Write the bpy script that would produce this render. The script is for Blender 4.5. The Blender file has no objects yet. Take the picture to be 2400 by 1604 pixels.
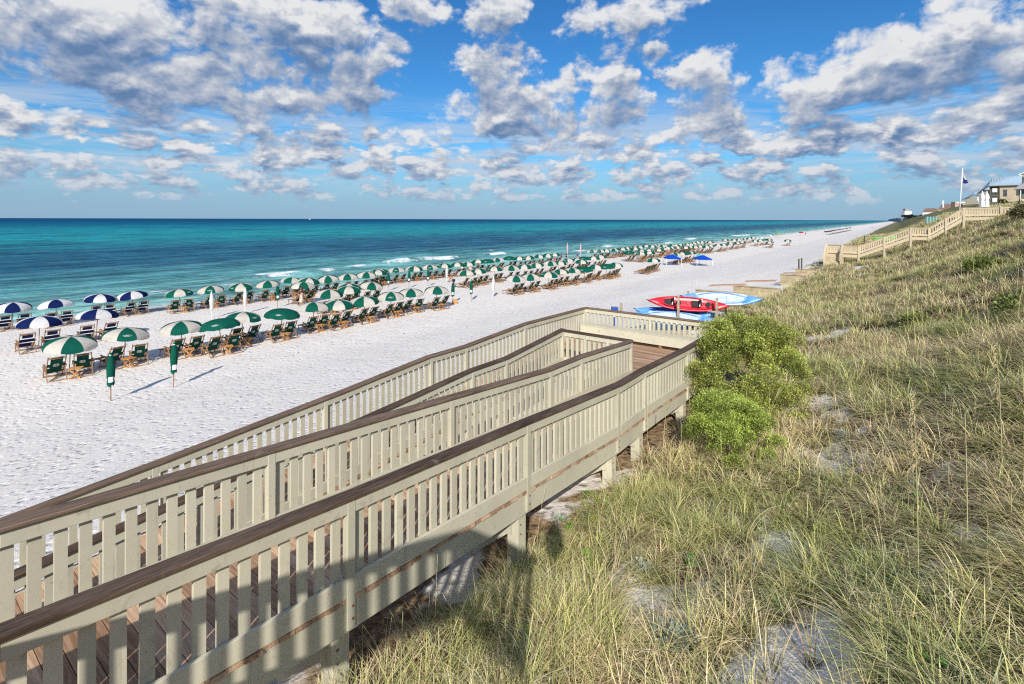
import bpy, bmesh, math, random
import numpy as np
from mathutils import Vector, Matrix

random.seed(7)
RNG = np.random.default_rng(7)
scene = bpy.context.scene
COL = scene.collection

# ------------------------------------------------------------------ frame of the place
# s runs along the shore (away from the viewer), c runs inland; the viewer stands at s=c=0.
EYE = 8.4
DX, DY = 0.6041, 0.7969          # along the shore
NX, NY = 0.7969, -0.6041         # inland
ROT = math.atan2(DY, DX)         # local x = along shore, local y = towards the water

def W(s, c, z=0.0):
    return Vector((DX * s + NX * c, DY * s + NY * c, z))

PC = [-4000, -400, -70, -57, -46, -28, -18, -9, -4.2, -2, 0, 2.7, 6.75, 9.3, 12, 30, 80]
PZ = [-12, -6, -.9, -.36, 0, 0, 1.3, 2.95, 3.4, 3.92, 4.72, 6.1, 8.2, 9.35, 10.2, 12.5, 15]

def ground(s, c):
    s = np.asarray(s, float); c = np.asarray(c, float)
    z = sum(np.interp(c + o, PC, PZ) for o in (-1.2, -.6, 0, .6, 1.2)) / 5
    z = z + np.where(c > -7, np.clip(6 - s, 0, 6) * .10 * np.clip((c + 7) / 3, 0, 1) * np.clip((-.5 - c) / 2.5, 0, 1), 0)
    w = np.clip((c + 6) / 6, 0, 1)
    z = z + w * (.09 * np.sin(s * .55 + c * .4) + .07 * np.sin(s * .23 - c * .9 + 1.3) + .05 * np.sin(s * 1.7 + c * 1.3))
    w2 = np.clip((c + 27) / 10, 0, 1)
    z = z + w2 * .05 * np.sin(s * .31 + c * .5 + 2)
    z = z - .85 * np.exp(-((s - 54) / 13) ** 2) * np.clip((-6.3 - c) / 1.6, 0, 1) * np.clip((c + 20) / 8, 0, 1)
    z = z + np.clip((c - 9) / 20, 0, 1) * np.clip((s - 100) / 300, 0, 1) * 5
    return z

def gz(s, c):
    return float(ground(s, c))

# ------------------------------------------------------------------ materials
MATS = {}

def nodes_of(m):
    m.use_nodes = True
    nt = m.node_tree
    nt.nodes.clear()
    return nt

class NT:
    """small helper for wiring shader nodes"""
    def __init__(self, nt):
        self.nt = nt
    def n(self, kind, **kw):
        nd = self.nt.nodes.new(kind)
        for k, v in kw.items():
            setattr(nd, k, v)
        return nd
    def put(self, sock, v):
        if hasattr(v, 'bl_idname') and not hasattr(v, 'is_linked'):
            v = v.outputs[0]
        if hasattr(v, 'is_linked') and hasattr(v, 'node'):
            self.nt.links.new(v, sock)
        else:
            if sock.type == 'RGBA' and isinstance(v, (tuple, list)) and len(v) == 3:
                v = (*v, 1.0)
            sock.default_value = v
    def math(self, op, a, b=None, c=None, clamp=False):
        nd = self.n('ShaderNodeMath', operation=op, use_clamp=clamp)
        self.put(nd.inputs[0], a)
        if b is not None: self.put(nd.inputs[1], b)
        if c is not None: self.put(nd.inputs[2], c)
        return nd.outputs[0]
    def vmath(self, op, a, b=None, out=0):
        nd = self.n('ShaderNodeVectorMath', operation=op)
        self.put(nd.inputs[0], a)
        if b is not None: self.put(nd.inputs[1], b)
        return nd.outputs[out]
    def noise(self, vec, scale, detail=3.0, rough=.5, dim='3D', dist=0.0, lac=2.0):
        nd = self.n('ShaderNodeTexNoise', noise_dimensions=dim)
        if vec is not None: self.put(nd.inputs['Vector'], vec)
        self.put(nd.inputs['Scale'], scale); self.put(nd.inputs['Detail'], detail)
        self.put(nd.inputs['Roughness'], rough); self.put(nd.inputs['Distortion'], dist)
        self.put(nd.inputs['Lacunarity'], lac)
        return nd.outputs[0]
    def ramp(self, fac, stops, interp='LINEAR'):
        nd = self.n('ShaderNodeValToRGB')
        nd.color_ramp.interpolation = interp
        el = nd.color_ramp.elements
        while len(el) < len(stops): el.new(.5)
        for e, (p, col) in zip(el, stops):
            e.position = p
            e.color = (*col, 1) if len(col) == 3 else col
        self.put(nd.inputs[0], fac)
        return nd.outputs[0]
    def mix(self, fac, a, b, mode='MIX'):
        nd = self.n('ShaderNodeMix', data_type='RGBA', blend_type=mode)
        self.put(nd.inputs['Factor'], fac)
        self.put(nd.inputs[6], a); self.put(nd.inputs[7], b)
        return nd.outputs[2]
    def smooth(self, v, lo, hi, a=0.0, b=1.0):
        nd = self.n('ShaderNodeMapRange', interpolation_type='SMOOTHSTEP')
        self.put(nd.inputs[0], v); self.put(nd.inputs[1], lo); self.put(nd.inputs[2], hi)
        self.put(nd.inputs[3], a); self.put(nd.inputs[4], b)
        return nd.outputs[0]
    def scale(self, vec, sx, sy, sz, rz=0.0):
        nd = self.n('ShaderNodeMapping')
        self.put(nd.inputs[0], vec)
        nd.inputs['Scale'].default_value = (sx, sy, sz)
        nd.inputs['Rotation'].default_value = (0, 0, rz)
        return nd.outputs[0]
    def bump(self, h, strength=1.0, dist=.01, normal=None):
        nd = self.n('ShaderNodeBump')
        self.put(nd.inputs['Height'], h); nd.inputs['Strength'].default_value = strength
        nd.inputs['Distance'].default_value = dist
        if normal is not None: self.put(nd.inputs['Normal'], normal)
        return nd.outputs[0]
    def bsdf(self, col, rough=.6, normal=None, spec=.3, metal=0.0):
        nd = self.n('ShaderNodeBsdfPrincipled')
        self.put(nd.inputs['Base Color'], col); self.put(nd.inputs['Roughness'], rough)
        self.put(nd.inputs['Specular IOR Level'], spec); self.put(nd.inputs['Metallic'], metal)
        if normal is not None: self.put(nd.inputs['Normal'], normal)
        return nd
    def out(self, sh):
        o = self.n('ShaderNodeOutputMaterial')
        self.put(o.inputs[0], sh if not hasattr(sh, 'outputs') else sh.outputs[0])

def new_mat(name):
    m = bpy.data.materials.new(name)
    MATS[name] = m
    return m, NT(nodes_of(m))

def simple(name, col, rough=.6, var=.12, nscale=6.0, bump=0.0, bscale=40.0, spec=.3, metal=0.0, use_shade=False):
    """plain coloured surface with uneven tone"""
    m, t = new_mat(name)
    tc = t.n('ShaderNodeTexCoord').outputs['Object']
    f = t.noise(tc, nscale, 5, .6)
    lo = tuple(max(0, x * (1 - var * 1.6)) for x in col); hi = tuple(min(1, x * (1 + var * 1.2)) for x in col)
    c = t.ramp(f, [(.3, lo), (.7, hi)])
    nrm = t.bump(t.noise(tc, bscale, 4, .6), .6, bump) if bump else None
    t.out(t.bsdf(c, rough, nrm, spec, metal))
    return m

def mk_sand():
    m, t = new_mat('white_sand')
    tc = t.n('ShaderNodeTexCoord').outputs['Object']
    at = t.n('ShaderNodeAttribute', attribute_name='litter').outputs['Fac']
    wet = t.n('ShaderNodeAttribute', attribute_name='wet').outputs['Fac']
    big = t.noise(tc, .25, 4, .55)
    base = t.ramp(big, [(.25, (.81, .745, .68)), (.75, (.88, .825, .76))])
    # trodden sand: pits and footprints
    vor = t.n('ShaderNodeTexVoronoi', feature='SMOOTH_F1')
    t.put(vor.inputs['Vector'], tc); vor.inputs['Scale'].default_value = 3.3
    vor.inputs['Smoothness'].default_value = .35
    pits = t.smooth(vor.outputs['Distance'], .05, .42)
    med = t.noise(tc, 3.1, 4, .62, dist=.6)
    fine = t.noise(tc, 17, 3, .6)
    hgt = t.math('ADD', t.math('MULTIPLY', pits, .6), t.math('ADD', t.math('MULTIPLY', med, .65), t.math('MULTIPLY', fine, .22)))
    pit_shade = t.smooth(t.math('ADD', t.math('MULTIPLY', pits, .45), t.math('MULTIPLY', med, .8)), .28, .62)  # hollows darkened in the colour, standing in for shade
    base = t.mix(t.math('SUBTRACT', 1.0, pit_shade), base, (.66, .615, .57))
    shade_speck = t.smooth(t.noise(t.scale(tc, 1.0, .62, 1, -.75), 5.0, 3, .6, dist=.9), .385, .30)
    base = t.mix(t.math('MULTIPLY', shade_speck, .85), base, (.27, .25, .245))  # dark specks paint the shaded slopes of footprints
    n1 = t.noise(tc, 9, 5, .7)
    straw = t.ramp(n1, [(.30, (.04, .024, .014)), (.5, (.30, .195, .115)), (.68, (.56, .43, .28))])
    patch = t.smooth(t.math('ADD', at, t.math('MULTIPLY', t.math('SUBTRACT', t.noise(tc, 1.6, 4, .65), .5), 1.1)), .36, .6)
    col = t.mix(patch, base, straw)
    far = t.n('ShaderNodeAttribute', attribute_name='scrub').outputs['Fac']
    scrub = t.ramp(t.noise(tc, .35, 6, .7), [(.3, (.07, .075, .03)), (.5, (.20, .19, .085)), (.7, (.38, .32, .18))])
    col = t.mix(far, col, scrub)
    col = t.mix(wet, col, (.40, .37, .33))
    nrm = t.bump(hgt, .75, .08)
    t.out(t.bsdf(col, .92, nrm, .1))
    return m

def mk_water():
    m, t = new_mat('sea_water')
    g = t.n('ShaderNodeNewGeometry').outputs['Position']
    off = t.n('ShaderNodeVectorMath', operation='DOT_PRODUCT')
    t.put(off.inputs[0], g); off.inputs[1].default_value = (-NX, -NY, 0)
    al = t.n('ShaderNodeVectorMath', operation='DOT_PRODUCT')
    t.put(al.inputs[0], g); al.inputs[1].default_value = (DX, DY, 0)
    c = off.outputs['Value']; s = al.outputs['Value']
    cs = t.n('ShaderNodeCombineXYZ')
    t.put(cs.inputs[0], s); t.put(cs.inputs[1], c)
    v = cs.outputs[0]
    lg = t.math('LOGARITHM', t.math('MAXIMUM', t.math('SUBTRACT', c, 50.0), 1.0), 10.0)       # 0 .. 4.3
    wob = t.math('MULTIPLY', t.math('SUBTRACT', t.noise(t.scale(v, .006, .02, 1), 1.0, 4, .6), .5), .38)
    x = t.math('DIVIDE', t.math('ADD', lg, wob), 4.4)
    deep = t.ramp(x, [(.0, (.52, .60, .53)), (.16, (.40, .61, .53)), (.27, (.22, .47, .42)), (.36, (.10, .32, .33)),
                      (.415, (.025, .135, .21)), (.47, (.022, .145, .22)), (.535, (.018, .31, .34)), (.60, (.014, .27, .33)),
                      (.66, (.010, .155, .245)), (.75, (.005, .080, .185)), (1.0, (.005, .066, .165))])
    # dark sea-grass patches and wave shading painted into the colour
    pt = t.smooth(t.noise(t.scale(v, .012, .035, 1), 1.0, 5, .62), .50, .64)
    deep = t.mix(t.math('MULTIPLY', pt, t.smooth(c, 75, 125, 0, .62)), deep, (.008, .070, .15))
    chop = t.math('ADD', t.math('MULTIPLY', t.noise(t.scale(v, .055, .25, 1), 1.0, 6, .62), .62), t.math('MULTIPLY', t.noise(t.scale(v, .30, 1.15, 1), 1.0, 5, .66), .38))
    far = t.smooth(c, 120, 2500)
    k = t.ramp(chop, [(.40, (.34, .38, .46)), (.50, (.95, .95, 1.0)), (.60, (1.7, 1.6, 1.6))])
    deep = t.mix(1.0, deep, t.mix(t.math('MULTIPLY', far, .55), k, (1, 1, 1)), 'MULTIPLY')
    # foam: swash on the sand, broken breaker line, a few white caps
    fa = t.noise(t.scale(v, .16, .9, 1), 1.0, 5, .7)
    fb = t.noise(t.scale(v, .028, .05, 1), 1.0, 3, .6)
    foam_at = t.n('ShaderNodeAttribute', attribute_name='foam').outputs['Fac']
    brk = t.smooth(t.math('ADD', foam_at, t.math('MULTIPLY', t.math('SUBTRACT', t.math('ADD', t.math('MULTIPLY', fa, .6), t.math('MULTIPLY', t.noise(t.scale(v, .7, 1.6, 1), 1.0, 4, .7), .4)), .5), 3.4)), .62, .90)
    edge = t.math('MULTIPLY', t.smooth(c, 62, 57.2), t.smooth(t.math('ADD', fa, t.math('MULTIPLY', fb, .6)), .62, .80))
    caps = t.math('MULTIPLY', t.smooth(t.noise(t.scale(v, .05, .35, 1), 1.0, 3, .6), .705, .74), t.smooth(c, 62, 100))
    streak = t.math('MULTIPLY', t.smooth(t.noise(t.scale(v, .05, .8, 1), 1.0, 5, .65), .60, .72), t.math('MULTIPLY', t.smooth(c, 57, 62), t.smooth(c, 90, 70)))
    foam = t.math('MAXIMUM', t.math('MAXIMUM', brk, edge), t.math('MAXIMUM', t.math('MULTIPLY', caps, .7), t.math('MULTIPLY', streak, .45)))
    glint = t.smooth(t.noise(t.scale(v, .22, 1.5, 1), 1.0, 5, .7), .53, .70)  # wave glints painted into the water colour
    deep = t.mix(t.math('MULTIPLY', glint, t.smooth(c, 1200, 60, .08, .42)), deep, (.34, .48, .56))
    col = t.mix(foam, deep, (.76, .80, .80))
    bh = t.math('ADD', t.math('MULTIPLY', t.noise(t.scale(v, .14, .55, 1), 1.0, 4, .62), 1.2), t.math('MULTIPLY', t.noise(t.scale(v, .8, 2.6, 1), 1.0, 4, .6), .28))
    nrm = t.bump(bh, 1.0, .8)
    df = t.n('ShaderNodeBsdfDiffuse'); t.put(df.inputs[0], col); t.put(df.inputs[2], nrm)
    gl = t.n('ShaderNodeBsdfGlossy'); gl.inputs['Roughness'].default_value = .22; t.put(gl.inputs['Normal'], nrm)
    lw = t.n('ShaderNodeLayerWeight'); lw.inputs[0].default_value = .25; t.put(lw.inputs['Normal'], nrm)
    k = t.math('MULTIPLY', t.smooth(lw.outputs['Facing'], .55, 1.0, .02, .20), t.math('SUBTRACT', 1.0, foam))
    k = t.math('MULTIPLY', k, t.smooth(c, 900, 90, .25, 1.0))
    mx = t.n('ShaderNodeMixShader'); t.put(mx.inputs[0], k); t.nt.links.new(df.outputs[0], mx.inputs[1]); t.nt.links.new(gl.outputs[0], mx.inputs[2])
    t.out(mx)
    return m

def mk_paint(name, col):
    """weathered beige timber paint with faint grain, knots and rust marks"""
    m, t = new_mat(name)
    tc = t.n('ShaderNodeTexCoord').outputs['Object']
    grain = t.noise(t.scale(tc, 7, 7, 7), 1.0, 5, .7, dist=1.5)
    big = t.noise(tc, .9, 4, .6)
    c = t.ramp(big, [(.3, tuple(x * .86 for x in col)), (.7, tuple(x * 1.07 for x in col))])
    rnd = t.n('ShaderNodeObjectInfo').outputs['Random']; sh = t.n('ShaderNodeAttribute', attribute_name='shade').outputs['Fac']
    piece = t.math('ADD', t.math('MULTIPLY', rnd, .5), t.math('MULTIPLY', sh, .5))
    c = t.mix(1.0, c, t.ramp(piece, [(.1, (.80, .80, .78)), (.9, (1.12, 1.11, 1.08))]), 'MULTIPLY')
    c = t.mix(t.smooth(grain, .58, .76), c, tuple(x * .66 for x in col))
    wc = t.n('ShaderNodeNewGeometry').outputs['Position']
    dirt = t.smooth(t.noise(wc, 3.7, 6, .78), .58, .70)
    c = t.mix(t.math('MULTIPLY', dirt, .42), c, (.23, .19, .13))
    streak = t.smooth(t.noise(t.scale(wc, 16, 16, 1.3), 1.0, 4, .6), .62, .74)
    c = t.mix(t.math('MULTIPLY', streak, .30), c, (.25, .20, .14))
    chip = t.smooth(t.noise(t.scale(wc, 1, 1, .55), 21.0, 3, .6), .715, .74)
    c = t.mix(t.math('MULTIPLY', chip, .75), c, (.30, .24, .17))
    nrm = t.bump(t.math('ADD', grain, t.math('MULTIPLY', t.noise(tc, 55, 3, .5), .1)), .35, .005)
    t.out(t.bsdf(c, .62, nrm, .25))
    return m

def mk_wood(name, lo, hi, along, knots=.5, rough=.75):
    """bare boards: grain stretched along the plank, tone different on each plank (attribute 'shade')"""
    m, t = new_mat(name)
    tc = t.n('ShaderNodeTexCoord').outputs['Object']
    sh = t.n('ShaderNodeAttribute', attribute_name='shade').outputs['Fac']
    shift = t.n('ShaderNodeCombineXYZ'); t.put(shift.inputs[2], t.math('MULTIPLY', sh, 31.0)); t.put(shift.inputs[0], t.math('MULTIPLY', sh, 7.0))
    rot = t.n('ShaderNodeMapping'); t.put(rot.inputs[0], tc); rot.inputs['Rotation'].default_value = (0, 0, -along)
    v = t.vmath('ADD', rot.outputs[0], shift.outputs[0])
    warp = t.noise(t.scale(v, 1.1, 5, 5), 1.0, 3, .5)
    wv = t.n('ShaderNodeCombineXYZ'); t.put(wv.inputs[1], t.math('MULTIPLY', warp, .12))
    g1 = t.noise(t.scale(t.vmath('ADD', v, wv.outputs[0]), 1.2, 46, 46), 1.0, 4, .65)
    g2 = t.noise(t.scale(v, .8, 3, 3), 1.0, 4, .6)
    fac = t.math('ADD', t.math('MULTIPLY', g1, .6), t.math('ADD', t.math('MULTIPLY', g2, .35), t.math('MULTIPLY', t.math('SUBTRACT', sh, .5), .22)))
    c = t.ramp(fac, [(.32, lo), (.52, tuple((a + b) / 2 for a, b in zip(lo, hi))), (.66, hi)])
    worn = t.smooth(t.noise(tc, 2.3, 5, .7), .60, .72)
    c = t.mix(t.math('MULTIPLY', worn, .45), c, (.42, .37, .33))
    nrm = t.bump(g1, .5, .006)
    t.out(t.bsdf(c, rough, nrm, .2))
    return m

def mk_fabric(name, col, trans=.25, weave=90):
    m, t = new_mat(name)
    tc = t.n('ShaderNodeTexCoord').outputs['Object']
    n = t.noise(tc, 3.5, 4, .6)
    c = t.ramp(n, [(.3, tuple(x * .85 for x in col)), (.7, tuple(min(1, x * 1.1) for x in col))])
    nrm = t.bump(t.noise(tc, 8, 3, .5), .35, .02)
    b = t.bsdf(c, .85, nrm, .12)
    if trans:
        tr = t.n('ShaderNodeBsdfTranslucent'); t.put(tr.inputs[0], c)
        mx = t.n('ShaderNodeMixShader'); mx.inputs[0].default_value = trans
        t.nt.links.new(b.outputs[0], mx.inputs[1]); t.nt.links.new(tr.outputs[0], mx.inputs[2])
        t.out(mx)
    else:
        t.out(b)
    return m

def mk_leaf(name, attr='tint', trans=.3, rough=.55, gain=1.0):
    """vegetation: colour carried per leaf on the mesh"""
    m, t = new_mat(name)
    a = t.n('ShaderNodeAttribute', attribute_name=attr).outputs['Color']
    c = t.mix(1.0, a, (gain, gain, gain), 'MULTIPLY')
    b = t.bsdf(c, rough, None, .25)
    tr = t.n('ShaderNodeBsdfTranslucent'); t.put(tr.inputs[0], c)
    mx = t.n('ShaderNodeMixShader'); mx.inputs[0].default_value = trans
    t.nt.links.new(b.outputs[0], mx.inputs[1]); t.nt.links.new(tr.outputs[0], mx.inputs[2])
    t.out(mx)
    return m

SAND = mk_sand(); WATER = mk_water()
PAINT = mk_paint('beige_paint', (.60, .57, .45))
PAINTFAR = mk_paint('sandy_paint', (.62, .52, .37))
CAP = mk_wood('dark_cap_wood', (.055, .034, .022), (.26, .18, .13), ROT)
DECK = mk_wood('deck_wood', (.26, .145, .085), (.78, .54, .37), ROT - math.pi / 2)
TEAK = simple('teak_wood', (.62, .31, .10), .6, .25, 12, .004, 60)
TEAKD = simple('weathered_teak', (.33, .185, .095), .65, .25, 12, .004, 60)
GREEN = mk_fabric('green_canvas', (.004, .098, .066), .10)
CREAM = mk_fabric('cream_canvas', (.70, .655, .58), .30)
NAVY = mk_fabric('navy_canvas', (.005, .014, .085), .06)
WHITE = mk_fabric('white_canvas', (.84, .83, .82), .30)
TEAL = mk_fabric('teal_canvas', (.10, .50, .52), .2)
LIME = mk_fabric('lime_canvas', (.33, .50, .10), .2)
REDC = mk_fabric('red_canvas', (.55, .02, .03), .2)
BLACKC = mk_fabric('black_canvas', (.018, .012, .012), .05)
BLUEC = mk_fabric('blue_canvas', (.006, .075, .50), .15)
PINKC = mk_fabric('pink_canvas', (.75, .52, .53), .2)
DGREEN = mk_fabric('dark_green_sling', (.004, .048, .034), 0)
DNAVY = mk_fabric('dark_navy_sling', (.008, .012, .055), 0)
PRINT = simple('white_print', (.80, .80, .78), .7, .05)
METAL = simple('grey_metal', (.45, .46, .48), .4, .1, 9, metal=.6)
WHITEP = simple('white_paint', (.80, .80, .80), .5, .05)
LEAF = mk_leaf('leaf_tint')
GRASSM = mk_leaf('grass_tint', trans=.28, rough=.6)
BARK = simple('grey_bark', (.13, .115, .10), .9, .3, 9, .02, 25)
RUST = simple('rust', (.22, .07, .02), .8, .4, 30)

# ------------------------------------------------------------------ mesh building
class MB:
    """collects boxes, bars, tubes and sheets, then links them as ONE mesh object"""
    def __init__(self):
        self.v = []; self.f = []; self.m = []; self.sh = []; self.shade = .5
    def add(self, vs, fs, mi=0):
        b = len(self.v)
        self.v += [tuple(p) for p in vs]; self.sh += [self.shade] * len(vs)
        for f in fs:
            self.f.append(tuple(b + i for i in f)); self.m.append(mi)
    def hexa(self, p, mi=0):
        """p: 8 corners, bottom ring then top ring"""
        self.add(p, [(3, 2, 1, 0), (4, 5, 6, 7), (0, 1, 5, 4), (1, 2, 6, 5), (2, 3, 7, 6), (3, 0, 4, 7)], mi)
    def box(self, c, size, mi=0, M=None):
        x, y, z = (q / 2 for q in size)
        ps = [Vector((a * x, b * y, d * z)) for d in (-1, 1) for a, b in ((-1, -1), (1, -1), (1, 1), (-1, 1))]
        if M is not None: ps = [M @ p for p in ps]
        self.hexa([p + Vector(c) for p in ps], mi)
    def bar(self, a, b, w, t, mi=0, up=(0, 0, 1)):
        """rectangular bar from a to b, width w sideways, thickness t along up"""
        a = Vector(a); b = Vector(b); d = (b - a).normalized()
        up = Vector(up)
        sd = d.cross(up)
        if sd.length < 1e-4: sd = d.cross(Vector((1, 0, 0)))
        sd.normalize(); u = sd.cross(d).normalized()
        o = [(-1, -1), (1, -1), (1, 1), (-1, 1)]
        ps = [q + sd * (i * w / 2) + u * (j * t / 2) for q in (a, b) for i, j in o]
        self.hexa(ps, mi)
    def tube(self, path, r, seg=8, mi=0, cap=True):
        path = [Vector(p) for p in path]
        if not hasattr(r, '__len__'): r = [r] * len(path)
        vs = []; fs = []
        for i, p in enumerate(path):
            d = (path[min(i + 1, len(path) - 1)] - path[max(i - 1, 0)]).normalized()
            a = d.cross(Vector((0, 0, 1)))
            if a.length < 1e-3: a = Vector((1, 0, 0))
            a.normalize(); b = d.cross(a)
            for k in range(seg):
                th = 2 * math.pi * k / seg
                vs.append(p + (a * math.cos(th) + b * math.sin(th)) * r[i])
        for i in range(len(path) - 1):
            for k in range(seg):
                k2 = (k + 1) % seg
                fs.append((i * seg + k, i * seg + k2, (i + 1) * seg + k2, (i + 1) * seg + k))
        if cap:
            fs.append(tuple(range(seg))[::-1]); fs.append(tuple((len(path) - 1) * seg + k for k in range(seg)))
        self.add(vs, fs, mi)
    def quad(self, a, b, c, d, mi=0):
        self.add([a, b, c, d], [(0, 1, 2, 3)], mi)
    def mesh(self, name, mats, smooth=False):
        me = bpy.data.meshes.new(name)
        me.from_pydata(self.v, [], self.f)
        for m in (mats if isinstance(mats, (list, tuple)) else [mats]): me.materials.append(m)
        if any(self.m): me.polygons.foreach_set('material_index', self.m)
        if smooth: me.polygons.foreach_set('use_smooth', [True] * len(me.polygons))
        a = me.attributes.new('shade', 'FLOAT', 'POINT'); a.data.foreach_set('value', self.sh)
        me.update()
        return me
    def build(self, name, mats, parent=None, smooth=False, loc=None, rz=0.0, bevel=0.0):
        o = bpy.data.objects.new(name, self.mesh(name, mats, smooth))
        COL.objects.link(o)
        if parent is not None: o.parent = parent
        if loc is not None: o.location = loc
        o.rotation_euler.z = rz
        if bevel:
            b = o.modifiers.new('edge', 'BEVEL'); b.width = bevel; b.segments = 1; b.limit_method = 'ANGLE'
        return o

def tag(o, label=None, cat=None, group=None, kind=None):
    if label: o['label'] = label
    if cat: o['category'] = cat
    if group: o['group'] = group
    if kind: o['kind'] = kind
    return o

def empty(name, loc=(0, 0, 0), rz=0.0):
    o = bpy.data.objects.new(name, None); o.empty_display_size = .2
    COL.objects.link(o); o.location = loc; o.rotation_euler.z = rz
    return o

KIDS = {}
def copy_tree(o, parent=None):
    c = o.copy(); COL.objects.link(c); c.parent = parent
    for ch in list(o.children): copy_tree(ch, c)
    return c

ORD = ['first', 'second', 'third', 'fourth', 'fifth', 'sixth', 'seventh', 'eighth', 'ninth', 'tenth', 'eleventh', 'twelfth', 'thirteenth',
       'fourteenth', 'fifteenth', 'sixteenth', 'seventeenth', 'eighteenth', 'nineteenth', 'twentieth'] + ['twenty-' + w for w in
       ('first', 'second', 'third', 'fourth', 'fifth', 'sixth', 'seventh', 'eighth', 'ninth')] + ['thirtieth']

def np_mesh(name, verts, quads, mat, tint=None, smooth=False, fattr=None):
    me = bpy.data.meshes.new(name)
    nv = len(verts); nq = len(quads)
    me.vertices.add(nv); me.vertices.foreach_set('co', np.ascontiguousarray(verts, np.float32).ravel())
    me.loops.add(nq * 4); me.loops.foreach_set('vertex_index', np.ascontiguousarray(quads, np.int32).ravel())
    me.polygons.add(nq); me.polygons.foreach_set('loop_start', np.arange(0, nq * 4, 4, dtype=np.int32))
    if smooth: me.polygons.foreach_set('use_smooth', np.ones(nq, bool))
    me.materials.append(mat)
    if tint is not None:
        a = me.attributes.new('tint', 'FLOAT_COLOR', 'POINT')
        c = np.ones((nv, 4), np.float32); c[:, :3] = tint
        a.data.foreach_set('color', c.ravel())
    for k, vals in (fattr or {}).items():
        a = me.attributes.new(k, 'FLOAT', 'POINT'); a.data.foreach_set('value', np.ascontiguousarray(vals, np.float32).ravel())
    me.update(calc_edges=True)
    return me

def grid_quads(nu, nv):
    i = np.arange(nu - 1)[:, None] * nv + np.arange(nv - 1)[None, :]
    return np.stack([i, i + 1, i + nv + 1, i + nv], -1).reshape(-1, 4)

# ------------------------------------------------------------------ sun, sky with cumulus
SUN_EL = math.radians(31.2); SUN_AZ = math.atan2(-.085, -1.0)      # direction TO the sun: behind the viewer, a little left
sun_dir = Vector((-.085, -1.0, 0)).normalized() * math.cos(SUN_EL) + Vector((0, 0, math.sin(SUN_EL)))
sl = bpy.data.lights.new('sun', 'SUN'); sl.energy = 5.0; sl.angle = math.radians(.55); sl.color = (1.0, .945, .86)
so = bpy.data.objects.new('sun', sl); COL.objects.link(so)
so.rotation_euler = sun_dir.to_track_quat('Z', 'Y').to_euler()

world = bpy.data.worlds.new('World'); scene.world = world; world.use_nodes = True
wt = NT(world.node_tree); world.node_tree.nodes.clear()

# cloud banks of this sky: (azimuth tangent, height tangent, half width, half height, weight) as seen from the beach
BANKS = [
 (-.80, .355, .33, .13, 1.0), (-.45, .37, .26, .10, 1.0), (-.70, .265, .22, .060, 1.0), (-.33, .29, .10, .095, .95), (-.42, .24, .15, .055, .8),
 (-.93, .43, .22, .05, .75), (-.56, .30, .16, .05, .6), (-.53, .21, .09, .045, .5), (-.99, .21, .10, .04, .8), (-.88, .19, .05, .03, .55), (-.75, .183, .045, .028, .5),
 (-.21, .415, .085, .05, .8), (-.03, .41, .085, .055, .85), (.22, .40, .15, .055, .8),
 (-.02, .275, .085, .075, .9), (.00, .205, .15, .060, 1.0), (.085, .26, .055, .05, .7), (.19, .25, .07, .085, 1.0), (.16, .32, .05, .04, .5),
 (.38, .245, .085, .080, 1.05), (.41, .18, .11, .045, .9), (.30, .325, .07, .03, .35), (.20, .165, .09, .035, .6),
 (.74, .305, .23, .085, 1.05), (.66, .245, .20, .055, .9), (.93, .41, .22, .060, 1.0), (.97, .30, .12, .075, .9), (.95, .205, .20, .060, .95),
 (.57, .145, .16, .050, .9), (.73, .175, .18, .045, .9), (.60, .19, .05, .06, .6), (.85, .125, .22, .035, .8), (.45, .105, .14, .028, .6),
 (-.82, .135, .075, .038, .65), (-.62, .135, .14, .038, .75), (-.47, .145, .075, .050, .85), (-.35, .135, .11, .042, .85), (-.28, .158, .06, .036, .8),
 (-.99, .115, .06, .03, .6), (-.72, .088, .10, .022, .55), (-.50, .090, .16, .022, .55), (-.27, .105, .16, .030, .65), (-.08, .095, .18, .030, .65),
 (.10, .105, .18, .034, .7), (.28, .095, .12, .026, .6), (-.40, .063, .35, .018, .5), (.10, .062, .35, .018, .5), (.55, .066, .35, .020, .6),
]
grp = bpy.data.node_groups.new('cloud_density', 'ShaderNodeTree')
grp.interface.new_socket('P', in_out='INPUT', socket_type='NodeSocketVector')
grp.interface.new_socket('D', in_out='OUTPUT', socket_type='NodeSocketFloat')
gt = NT(grp)
gi = gt.n('NodeGroupInput'); go = gt.n('NodeGroupOutput')
P0 = gi.outputs[0]
sep = gt.n('ShaderNodeSeparateXYZ'); gt.put(sep.inputs[0], P0)
# warp so that the banks get cauliflower outlines
wn = gt.n('ShaderNodeTexNoise', noise_dimensions='2D'); gt.put(wn.inputs['Vector'], gt.scale(P0, 1, 1.25, 1))
wn.inputs['Scale'].default_value = 8.5; wn.inputs['Detail'].default_value = 5; wn.inputs['Roughness'].default_value = .6
wv = gt.vmath('SUBTRACT', wn.outputs[1], (.5, .5, .5))
P1 = gt.vmath('ADD', P0, gt.vmath('MULTIPLY', wv, (.17, .11, 0)))
acc = None
for (bx, by, rx, ry, wgt) in BANKS:
    az = math.atan(bx); tt = by / math.sqrt(1 + bx * bx); rx = rx / (1 + bx * bx); ry = ry / math.sqrt(1 + bx * bx)
    q = gt.vmath('MULTIPLY', gt.vmath('SUBTRACT', P1, (az, tt, 0)), (1 / rx, 1 / ry, 0))
    l = gt.vmath('DOT_PRODUCT', q, q, out=1)
    e = gt.math('MULTIPLY_ADD', l, -wgt * .72, wgt)          # parabola, 1 at the core
    acc = e if acc is None else gt.math('SMOOTH_MAX', acc, e, .25)
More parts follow.
